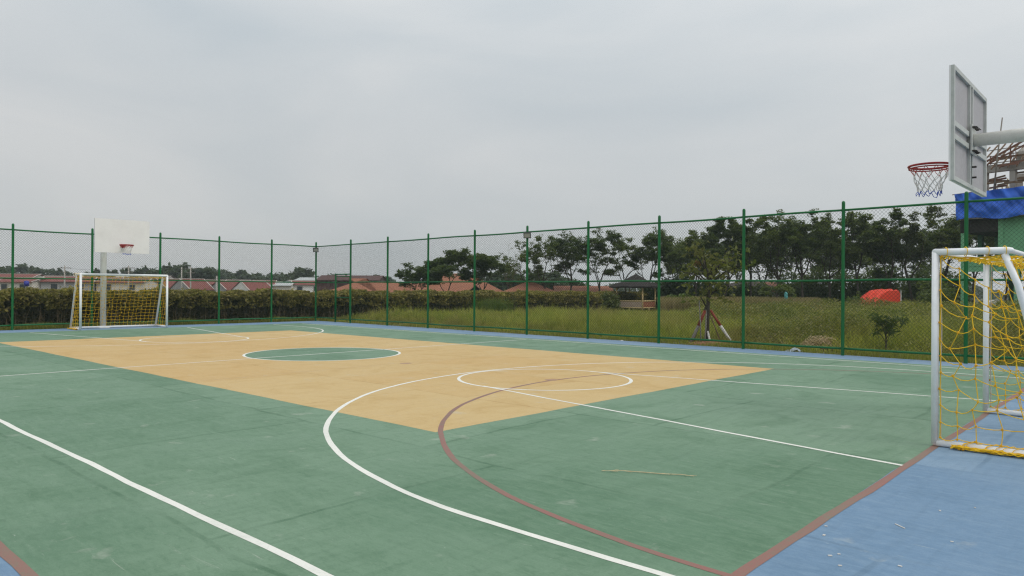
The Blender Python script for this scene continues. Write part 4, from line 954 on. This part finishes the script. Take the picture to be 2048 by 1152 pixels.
for k in range(4):
    a, b = Q[k].copy(), Q[(k+1) % 4].copy(); d = (b-a)/np.linalg.norm(b-a); a = a+d*0.06; b = b-d*0.06
    mid = (a+b)/2-gc; facing = -np.dot(mid[:2], FWH[:2]); side = np.dot(mid[:2], RTH[:2])
    for z in (g+0.30, g+0.82):
        MB().tube([(a[0], a[1], z), (b[0], b[1], z)], 0.05, 8).build('rail', M['bamboo'], gzb, True)
    if facing > -0.3:
        MB().bar((a[0], a[1], g+0.56), (b[0], b[1], g+0.56), 0.03, 0.42).build('woven_panel', M['woven'] if side < 0.1 else M['wovenred'], gzb)
    m2 = (a+b)/2; MB().tube([(m2[0], m2[1], g-0.1), (m2[0], m2[1], g+0.26)], 0.045, 8).build('stilt', M['bamboo'], gzb, True)
# second, greyer thatched shelter further back
dp = 63; c2 = gpt(1492, dp); s2 = thing('thatched_shelter', 'low grey thatched shelter half hidden behind the staked tree', 'shelter', c2)
zp2 = zz(1492, 560, dp); thatch_roof(s2, c2, math.degrees(YAW)+20, [(0.1, zp2), (0.9, zp2-0.28), (1.9, zp2-0.68), (1.85, zp2-0.80), (0.8, zp2-0.45)], M['thatchgrey'], seed=2)
for p in square(c2, 1.45, math.degrees(YAW)+20, 0): MB().tube([(p[0], p[1], c2[2]-0.1), (p[0], p[1], zp2-0.5)], 0.06, 8).build('post', M['wood'], s2, True)

# ------------------------------------------------------------------ young staked tree
dp = 22.3; tb = gpt(1415, dp); r = np.random.default_rng(5)
yt = thing('young_tree', 'young broad leaved tree propped by stakes just behind the fence', 'tree', tb)
H = zz(1415, 490, dp)-tb[2]
def L(a, c, z): return np.array([tb[0], tb[1], tb[2]])+RTH*a+FWH*c+np.array([0, 0, z])
wd = MB()
trk = [L(0, 0, -0.1), L(0.0, 0, 0.6), L(0.02, 0, 1.2), L(0.04, 0.02, 1.8), L(0.03, 0, 2.1)]
wd.tube(trk, [0.075, 0.065, 0.058, 0.05, 0.04], 8, False)
wd.tube([L(0.0, 0, 1.05), L(-0.12, 0.05, 1.3), L(-0.20, 0.05, 1.42)], [0.03, 0.022, 0.015], 6)
wd.tube([L(0.03, 0, 1.35), L(0.15, 0.0, 1.55), L(0.35, -0.1, 1.72), L(0.6, -0.1, 1.85)], [0.03, 0.024, 0.016, 0.008], 6, False)
tipsL = []
for k in range(16):
    a = k*2.4; sp = 0.5+0.6*r.random(); z1 = H*(0.72+0.26*r.random()); s0 = trk[3] if k % 2 else trk[4]
    e = L(0.10+math.cos(a)*sp*1.05, math.sin(a)*sp, z1)
    m1 = s0+(e-s0)*0.5+np.array([0, 0, 0.12]); wd.tube([s0, m1, e], [0.030, 0.018, 0.008], 5, False)
    tipsL += [e, m1, (m1+e)/2]
wd.build('trunk', M['bark'], yt, True)
tipsL = np.array(tipsL); n = 330; C = tipsL[r.integers(0, len(tipsL), n)]+r.normal(0, 0.14, (n, 3))
extra = np.array([L(r.normal(0.05, 0.45), r.normal(0, 0.35), r.uniform(1.25, 1.9)) for _ in range(110)]); C = np.concatenate([C, extra])
V, F = leaves(C, 0.095, r, -0.2, 0.5, 0.4); obj('crown', V, F, M['leafyoung'], yt)
C = L(-0.30, 0, 2.42)+r.normal(0, 0.07, (26, 3)); V, F = leaves(C, 0.06, r, 0, 0.5, 0.4); obj('dry_leaves', V, F, M['leafdry'], yt)
def stake(label, a0, a1, c0, top, rad, mats):
    t = thing('support_stake', label, 'stake', L(a0, c0, 0), 'stakes propping the young tree')
    p, q = L(a0, c0, -0.05), L(a1, 0.0, top)
    if len(mats) == 2:
        m = p+(q-p)*0.56; MB().tube([p, m], rad, 8).build('lower_half', mats[0], t, True); MB().tube([m, q], rad*0.97, 8).build('upper_half', mats[1], t, True)
    else: MB().tube([p, (p+q)/2+RTH*0.01, q], [rad, rad*0.95, rad*0.85], 8).build('rod', mats[0], t, True)
stake('red and white painted stake leaning from the right onto the young tree', 0.74, 0.09, -0.25, 1.02, 0.043, (M['stakewhite'], M['stakered']))
stake('grey stake with red top leaning from the left onto the young tree', -0.56, -0.07, -0.10, 1.00, 0.050, (M['woodgrey'], M['stakered']))
stake('dark leaning stake beside the left painted stake', -0.42, -0.04, 0.2, 1.15, 0.030, (M['bark'],))
stake('thin brown stake between the trunk and the red and white stake', 0.40, 0.05, -0.2, 0.95, 0.020, (M['wood'],))
stake('tall pale upright stick left of the young tree trunk', -0.27, -0.25, -0.3, 1.32, 0.022, (M['woodgrey'],))
stake('thin leaning grey stick close to the left of the trunk', -0.16, -0.03, -0.3, 1.05, 0.024, (M['woodgrey'],))
stake('short pale cut post in front of the young tree trunk', 0.0, 0.0, -0.35, 0.42, 0.038, (M['stakewhite'],))
mo = MB(); r = np.random.default_rng(6); V = [L(0.05, -0.3, 0.09)]; n = 18
for ring, (rr, hh) in enumerate(((0.35, 0.07), (0.75, 0.0))):
    V += [L(0.05+rr*1.2*math.cos(a), -0.3+rr*0.8*math.sin(a), hh*r.uniform(0.6, 1.3)-0.01*ring) for a in np.arange(n)*2*math.pi/n]
mo.add(V, [(0, 1+k, 1+(k+1) % n) for k in range(n)]+[(1+k, 1+n+k, 1+n+(k+1) % n, 1+(k+1) % n) for k in range(n)])
tag(mo.build('soil_mound', M['soil'], None, True), 'low reddish soil mound at the foot of the young tree', 'soil mound')

# sapling by the fence on the right, with long drooping leaves
dp = 18.9; tb = gpt(1772, dp); sp = thing('mango_sapling', 'small dark sapling with drooping leaves below the red tarpaulin', 'sapling', tb); r = np.random.default_rng(15)
wd = MB().tube([L(0, 0, -0.1), L(0.01, 0, 0.3), L(0.0, 0, 0.75)], [0.022, 0.018, 0.012], 6, False)
C = []
for k in range(11):
    a = k*2.4; s1 = r.uniform(0.15, 0.46); e = L(math.cos(a)*s1, math.sin(a)*s1, r.uniform(0.5, 0.98)); wd.tube([L(0, 0, 0.25+0.05*k), (L(0, 0, 0.35+0.05*k)+e)/2+[0, 0, 0.06], e], [0.010, 0.007, 0.004], 4, False); C += [e, (e+L(0, 0, 0.7))/2]
wd.build('trunk', M['bark'], sp, True); C = np.array(C); n = 330; P = C[r.integers(0, len(C), n)]+r.normal(0, 0.06, (n, 3))
V, F = leaves(P, 0.085, r, -0.4, 0.22, 0.5); obj('crown', V, F, M['leafdark'], sp)
# dry straw heap and litter
dp = 20.2; tb = gpt(1642, dp); r = np.random.default_rng(16); n = 2600
a = r.uniform(0, 6.28, n); q = np.sqrt(r.random(n)); P = np.array([L(0.70*q[i]*math.cos(a[i]), 0.45*q[i]*math.sin(a[i]), 0.42*(1-q[i]**2)*(0.6+0.4*math.sin(a[i]*3)**2)*r.random()**0.5+0.02) for i in range(n)])
V, F = leaves(P, 0.06, r, 1.2, 0.14, 0.3); tag(obj('straw_heap', V, F, M['straw']), 'heap of dry straw lying in the grass left of the thick fence post', 'straw heap')
def litter(name, label, u, v_depth, mat, w, seed):
    b = gpt(u, v_depth); r = np.random.default_rng(seed); n = 7; V = []; F = []
    for i in range(n):
        for j in range(n): V.append(b+RTH*(w*(i/(n-1)-0.5))+FWH*(w*0.7*(j/(n-1)-0.5))+np.array([0, 0, 0.03+w*0.3*r.random()*math.sin(math.pi*i/(n-1))]))
    for i in range(n-1):
        for j in range(n-1): F.append((i*n+j, i*n+n+j, i*n+n+j+1, i*n+j+1))
    tag(obj(name, V, F, mat), label, 'litter')
litter('plastic_bag', 'crumpled white plastic bag on the grass just behind the fence', 1244, 22.3, M['whiteplastic'], 0.20, 1)
litter('plastic_litter', 'grey blue plastic sheeting lying behind the fence left of the straw heap', 1590, 19.0, M['trash'], 0.42, 2)
# red tarpaulin over something, far in the field
dp = 52; b = gpt(1757, dp); zt = zz(1757, 578, dp); r = np.random.default_rng(8)
zt2 = zt-b[2]; w0 = 64/FPX*dp/2
ax_ = RTH*math.cos(R(18))+FWH*math.sin(R(18)); ay_ = np.cross([0, 0, 1.0], ax_)
prof = [(-1.10, 0.0), (-1.02, 0.42), (-0.88, 0.60), (-0.45, 0.84), (0.0, 0.96), (0.45, 1.0), (0.84, 0.97), (0.97, 0.88), (1.02, 0.4), (1.05, 0.0)]
V = []; F = []; m = 9
for j in range(m):
    c = (j/(m-1)-0.5)*2; sh_ = 1-0.07*abs(c)**4
    for (a_, z_) in prof:
        V.append(b+ax_*w0*a_*(1+0.02*r.normal())+ay_*0.85*c+np.array([0, 0, zt2*z_*sh_+0.03*r.normal()*(z_ > 0)+0.02]))
k = len(prof)
for j in range(m-1): F += [(j*k+i, j*k+i+1, j*k+k+i+1, j*k+k+i) for i in range(k-1)]
F += [tuple(range(k-1, -1, -1)), tuple((m-1)*k+i for i in range(k))]
tag(obj('covered_heap', V, F, M['tarpred']), 'red tarpaulin draped over a heap in the weeds', 'tarpaulin')
b = gpt(1572, 49); tag(MB().tube([(b[0], b[1], b[2]), (b[0], b[1], b[2]+1.1), (b[0], b[1], b[2]+1.5), (b[0], b[1], b[2]+1.6)], [0.10, 0.12, 0.11, 0.04], 10).build('teal_container', M['teal'], None, True), 'teal plastic container at the foot of the small tree', 'container')
# motorcycle parked under the trees (mostly hidden)
b = gpt(1831, 47); mc = thing('motorcycle', 'parked dark motorcycle with white headlight in the weeds', 'motorcycle', b)
for s in (-0.6, 0.6):
    cc = b+RTH*s+np.array([0, 0, 0.30]); MB().tube([cc+RTH*0.27*math.cos(a)+np.array([0, 0, 0.27*math.sin(a)]) for a in np.linspace(0, 6.283, 17)], 0.045, 6, False).build('tyre', M['black'], mc, True)
MB().ball(b+np.array([0, 0, 0.55])-RTH*0.05, (0.45, 0.16, 0.2), 8, 6).bar(b+RTH*0.6+[0, 0, 0.3], b+RTH*0.38+[0, 0, 1.0], 0.07).build('body', M['black'], mc, True)
MB().box(b-RTH*0.25+[0, 0, 0.78], (0.62, 0.24, 0.09), (RTH, FWH, np.array([0, 0, 1.0]))).build('seat', M['black'], mc)
MB().bar(b+RTH*0.36+FWH*0.3+[0, 0, 1.02], b+RTH*0.36-FWH*0.3+[0, 0, 1.02], 0.035).build('handlebar', M['bolt'], mc)
MB().ball(b+RTH*0.5+[0, 0, 0.95], 0.11, 8, 6).build('headlight', M['whiteplastic'], mc, True)
b = gpt(1762+62, 52)
tag(MB().tube([gpt(1802, 50)-[0, 0, 0.1], gpt(1802, 50)+[0, 0, 1.75]], 0.035, 6).build('pale_post', M['stakewhite']), 'thin pale post standing right of the red tarpaulin', 'post')

# ------------------------------------------------------------------ green building with tarpaulin and unfinished top
D0 = 50.0; b0 = gpt(1921, D0); b0[2] = 0
ba = np.array([-math.cos(R(14)), math.sin(R(14)), 0.0]); bb = np.array([-math.sin(R(14)), -math.cos(R(14)), 0.0]); Z = np.array([0, 0, 1.0])
def B(a, c, z): return b0+ba*a+bb*c+Z*z
bl = thing('green_building', 'two storey green building under construction behind the near goal', 'building', b0)
def bbox(name, mat, a0, a1, c0, c1, z0, z1, parent=None):
    return MB().box(B((a0+a1)/2, (c0+c1)/2, (z0+z1)/2), (a1-a0, c1-c0, z1-z0), (ba, bb, Z)).build(name, mat, parent or bl)
BL = 14.0
zs, zr_ = 3.35, 6.55
bbox('floor_slab', M['wallgreen'], 0, BL, 0, 8, zs, zs+0.45)
bbox('roof_slab', M['concrete'], -0.05, BL, -0.45, 8, zr_, zr_+0.22)
bbox('ceiling', M['dark'], -0.05, 2.32, 0.02, 8, zr_-0.9, zr_-0.01)  # shade under the roof slab put into the near-black colour
for a in (0.12, ): bbox('column', M['wallgreen'], a-0.12, a+0.16, 0, 0.30, zs+0.452, zr_-0.902)
for c in (2.6, 5.2, 7.7): bbox('column', M['wallgreenshade'], 0.0, 0.28, c-0.15, c+0.15, zs+0.452, zr_-0.902)
for a in (1.1, 1.9): bbox('column', M['wallgreenshade'], a-0.14, a+0.14, 7.6, 7.9, zs+0.452, zr_-0.902)
bbox('parapet', M['wallgreen'], 0.17, 2.3, 0.06, 0.20, zs+0.452, zs+0.66)
bbox('wall', M['wallgreen'], 2.35, BL, 0.05, 0.30, zs+0.453, zr_-0.003)
bbox('side_wall', M['wallgreenshade'], 2.35, 2.6, 0.302, 7.9, zs+0.453, zr_-0.904)
bbox('pilaster', M['wallgreen'], 2.31, 2.62, 0.0, 0.048, zs+0.454, zr_-0.02)
for a in (0.16, 1.7, 3.4, 5.1): bbox('column', M['wallgreen'], a-0.16, a+0.16, 0.02, 0.34, -0.2, zs-0.002)
for a in (0.16, 1.7, 3.4): bbox('column', M['wallgreenshade'], a-0.16, a+0.16, 3.5, 3.8, -0.2, zs-0.002)
bbox('rear_wall', M['wallgreenshade'], 2.4, BL, 4.0, 4.2, -0.2, zs-0.002)
bbox('door', M['dark'], 3.0, 4.0, 3.96, 3.998, 0, 2.2)  # dark panel stands in for the unlit doorway
bbox('beam', M['wallgreen'], 0.33, BL, 0.03, 0.25, zs-0.35, zs-0.003)
# unfinished concrete storey
zb = zr_+0.222
for a in (0.9, 2.6, 4.4, 6.4):
    bbox('concrete_column', M['concrete'], a, a+0.34, 0.9, 1.24, zb, 9.75)
    bbox('concrete_column', M['concrete'], a, a+0.34, 6.2, 6.5, zb, 9.75)
bbox('concrete_beam', M['concrete'], 0.5, 8.5, 0.86, 1.26, 9.752, 10.25)
bbox('concrete_beam', M['concrete'], 0.5, 8.5, 6.16, 6.56, 9.752, 10.2)
r = np.random.default_rng(31)
for k in range(13):
    a = 0.2+k*0.5; MB().bar(B(a, 0.4, 9.9), B(a, 3.8, 12.0+0.05*k), 0.06, 0.09).build('rafter', M['wood'], bl)
for c, z in ((0.9, 10.32), (1.9, 10.98), (3.0, 11.6)): MB().bar(B(-0.2, c, z), B(7, c, z+0.1), 0.05, 0.05).build('batten', M['woodgrey'], bl)
MB().bar(B(0.2, 0.75, 10.0), B(4.4, 0.75, 12.0), 0.08, 0.12).build('rafter', M['rebar'], bl)
MB().bar(B(1.2, 0.78, 10.26), B(4.6, 0.78, 11.75), 0.07, 0.10).build('rafter', M['rebar'], bl)
for a in (1.5, 2.7, 3.6): MB().bar(B(a, 0.8, 10.27), B(a, 0.8, 10.27+0.48*(a-0.2)*0.95), 0.07).build('strut', M['rebar'], bl)
for k in range(40):
    a = r.uniform(0.3, 5); c = r.uniform(0.3, 5); dz = r.uniform(1.4, 2.9)
    MB().tube([B(a, c, zb), B(a+r.normal(0, 0.12), c+r.normal(0, 0.1), zb+dz)], 0.04, 5).build('scaffold_pole', M['bamboo'] if k % 3 else M['wood'], bl)
for k in range(30):
    a = r.uniform(0.1, 3.5); c = r.uniform(0.3, 4); z = r.uniform(8.3, 10.9); MB().bar(B(a, c, z), B(a+r.uniform(1.0, 2.2), c+r.normal(0, 0.3), z+r.normal(0, 0.2)), 0.05, 0.12).build('plank', M['wood'] if k % 2 else M['rebar'], bl)
for k in range(8):
    a = 2.65+0.08*(k % 4); MB().tube([B(a, 0.95+0.2*(k//4), 10.2), B(a+r.normal(0, 0.03), 0.95+0.2*(k//4), 10.9+0.3*r.random())], 0.014, 4).build('rebar', M['rebar'], bl)
MB().ball(B(3.0, 2.2, 10.8), (0.55, 0.4, 0.55), 9, 6).build('concrete_block', M['concrete'], bl)
tag(MB().tube([B(1.95, 0.2, 8.2), B(2.15, 0.2, 10.5), B(2.45, 0.2, 13.2)], [0.06, 0.05, 0.04], 6).build('bamboo_pole', M['woodgrey'], None, True), 'tall leaning bamboo pole rising above the unfinished building top', 'pole')
# blue tarpaulin hung round the edge
n, m = 110, 18; V = []; F = []
for i in range(n+1):
    a = -0.10+9.0*i/n
    for j in range(m+1):
        t_ = j/m; z = zr_-0.02+0.10*math.sin(a*1.7)*(1-t_)+(1.78+0.02*a)*t_
        wr = 0.06*math.sin(a*5.1+t_*7)+0.05*math.sin(a*2.3-t_*11+1)+0.10*math.sin(a*1.2+t_*3)*math.sin(t_*9+a*3)+0.05*abs(math.sin(a*6.3+t_*5.5))+0.035*math.sin(a*13+t_*17)
        V.append(B(a+0.10*(1-t_)*(1-i/n)**6, -0.56-wr-0.03*t_, z))
for i in range(n):
    for j in range(m): F.append((i*(m+1)+j, (i+1)*(m+1)+j, (i+1)*(m+1)+j+1, i*(m+1)+j+1))
n0 = len(V)
for i in range(13):
    for j in range(m+1):
        t_ = j/m; V.append(B(-0.10+0.10*(1-t_)-0.02-0.02*math.sin(i*2+j), -0.56+3.5*i/12, zr_+0.0+1.72*t_))
for i in range(12):
    for j in range(m): F.append((n0+i*(m+1)+j, n0+i*(m+1)+j+1, n0+(i+1)*(m+1)+j+1, n0+(i+1)*(m+1)+j))
tag(obj('blue_tarpaulin', V, F, M['tarpblue'], None, True), 'bright blue tarpaulin hung around the upper edge of the green building', 'tarpaulin')
for k, (z, lab) in enumerate(((6.95, 'lower'), (7.75, 'middle'), (8.35, 'upper'))):
    MB().tube([B(-0.5, -0.35+0.1*k, z), B(1.5, -0.35, z+0.05)], 0.03, 6).build('tarp_batten', M['wood'], bl)
b = gpt(1921, 44); dr = thing('blue_barrel', 'blue plastic barrel beside the green building seen through the goal net', 'barrel', b)
MB().tube([b+[0, 0, 0], b+[0, 0, 0.1], b+[0, 0, 0.45], b+[0, 0, 0.8], b+[0, 0, 0.9]], [0.27, 0.30, 0.31, 0.30, 0.26], 14).build('drum', M['barrelblue'], dr, True)
MB().box(b-FWH*0.31+[0, 0, 0.45], (0.2, 0.02, 0.25), (RTH, FWH, Z)).build('sticker', M['whiteplastic'], dr)
b = gpt(1946, 44); tag(MB().tube([b, b+[0, 0, 0.5], b+[0, 0, 0.75], b+[0, 0, 0.82]], [0.16, 0.19, 0.16, 0.05], 10).build('white_sack', M['whiteplastic'], None, True), 'white sack standing right of the blue barrel', 'sack')
b = gpt(1984, 43); tag(MB().tube([b, b+[0, 0, 0.6], b+[0, 0, 1.1], b+[0, 0, 1.2]], [0.2, 0.24, 0.22, 0.07], 10).build('white_sack', M['whiteplastic'], None, True), 'taller white sack seen right of the goal upright', 'sack')

# ------------------------------------------------------------------ small things on the court
def gnd(u, v, z=0.0):
    d = fw*FPX+rt*(u-1024)-up*(v-576); t = (z-CZ)/d[2]; return np.array([CX, CY, CZ])+d*t
P = [gnd(u, v)+[0, 0, 0.010+0.003*math.sin(i*2.1)] for i, (u, v) in enumerate([(1203, 944), (1240, 944), (1285, 946), (1325, 950), (1362, 952), (1388, 954)])]
wd = MB().tube(P, [0.002, 0.003, 0.004, 0.004, 0.0035, 0.002], 5)
r = np.random.default_rng(3)
for k in range(16):
    i = r.integers(0, 5); p = P[i]+(P[i+1]-P[i])*r.random(); wd.tube([p, p+(P[i+1]-P[i])*0.22+r.normal(0, 0.02, 3)*[1, 1, 0.15]], [0.0025, 0.001], 4)
tag(wd.build('dry_stalk', M['stalk']), 'long dry grass stalk lying on the green court', 'stalk')
G5 = 'small pale chips scattered on the blue border'
for k, (u, v) in enumerate([(1800, 1053), (1652, 1053), (1678, 1109), (1660, 1112), (1904, 1084), (1648, 1071), (1800, 1133), (1680, 1132), (1950, 1016), (1880, 1022)]):
    p = gnd(u, v); a = r.uniform(0, 3.14); s = 0.007+0.005*r.random() if k else 0.045
    ax = np.array([math.cos(a), math.sin(a), 0]); ay = np.array([-ax[1], ax[0], 0])
    mbx = MB().box(p+[0, 0, 0.003], (2*s, 0.008 if not k else s*1.2, 0.004), (ax, ay, Z))
    tag(mbx.build('paint_chip', M['stakewhite']), 'thin pale splinter on the blue border near the bottom' if k == 0 else 'tiny pale chip lying on the blue border in the foreground', 'chip', G5 if k else None)

# ------------------------------------------------------------------ haze
HAZE = 0.0005
if HAZE:
    m, t, out = newmat('haze_air')
    v = nd(t, 'ShaderNodeVolumePrincipled', {'Color': (0.86, 0.91, 0.96, 1), 'Density': HAZE, 'Anisotropy': 0.2}); t.links.new(v.outputs[0], out.inputs['Volume'])
    hz = MB().box((50, -60, 6.4), (900, 900, 18)).build('haze', m); tag(hz, 'thin pale haze in the air over the whole place', 'haze', kind='stuff')
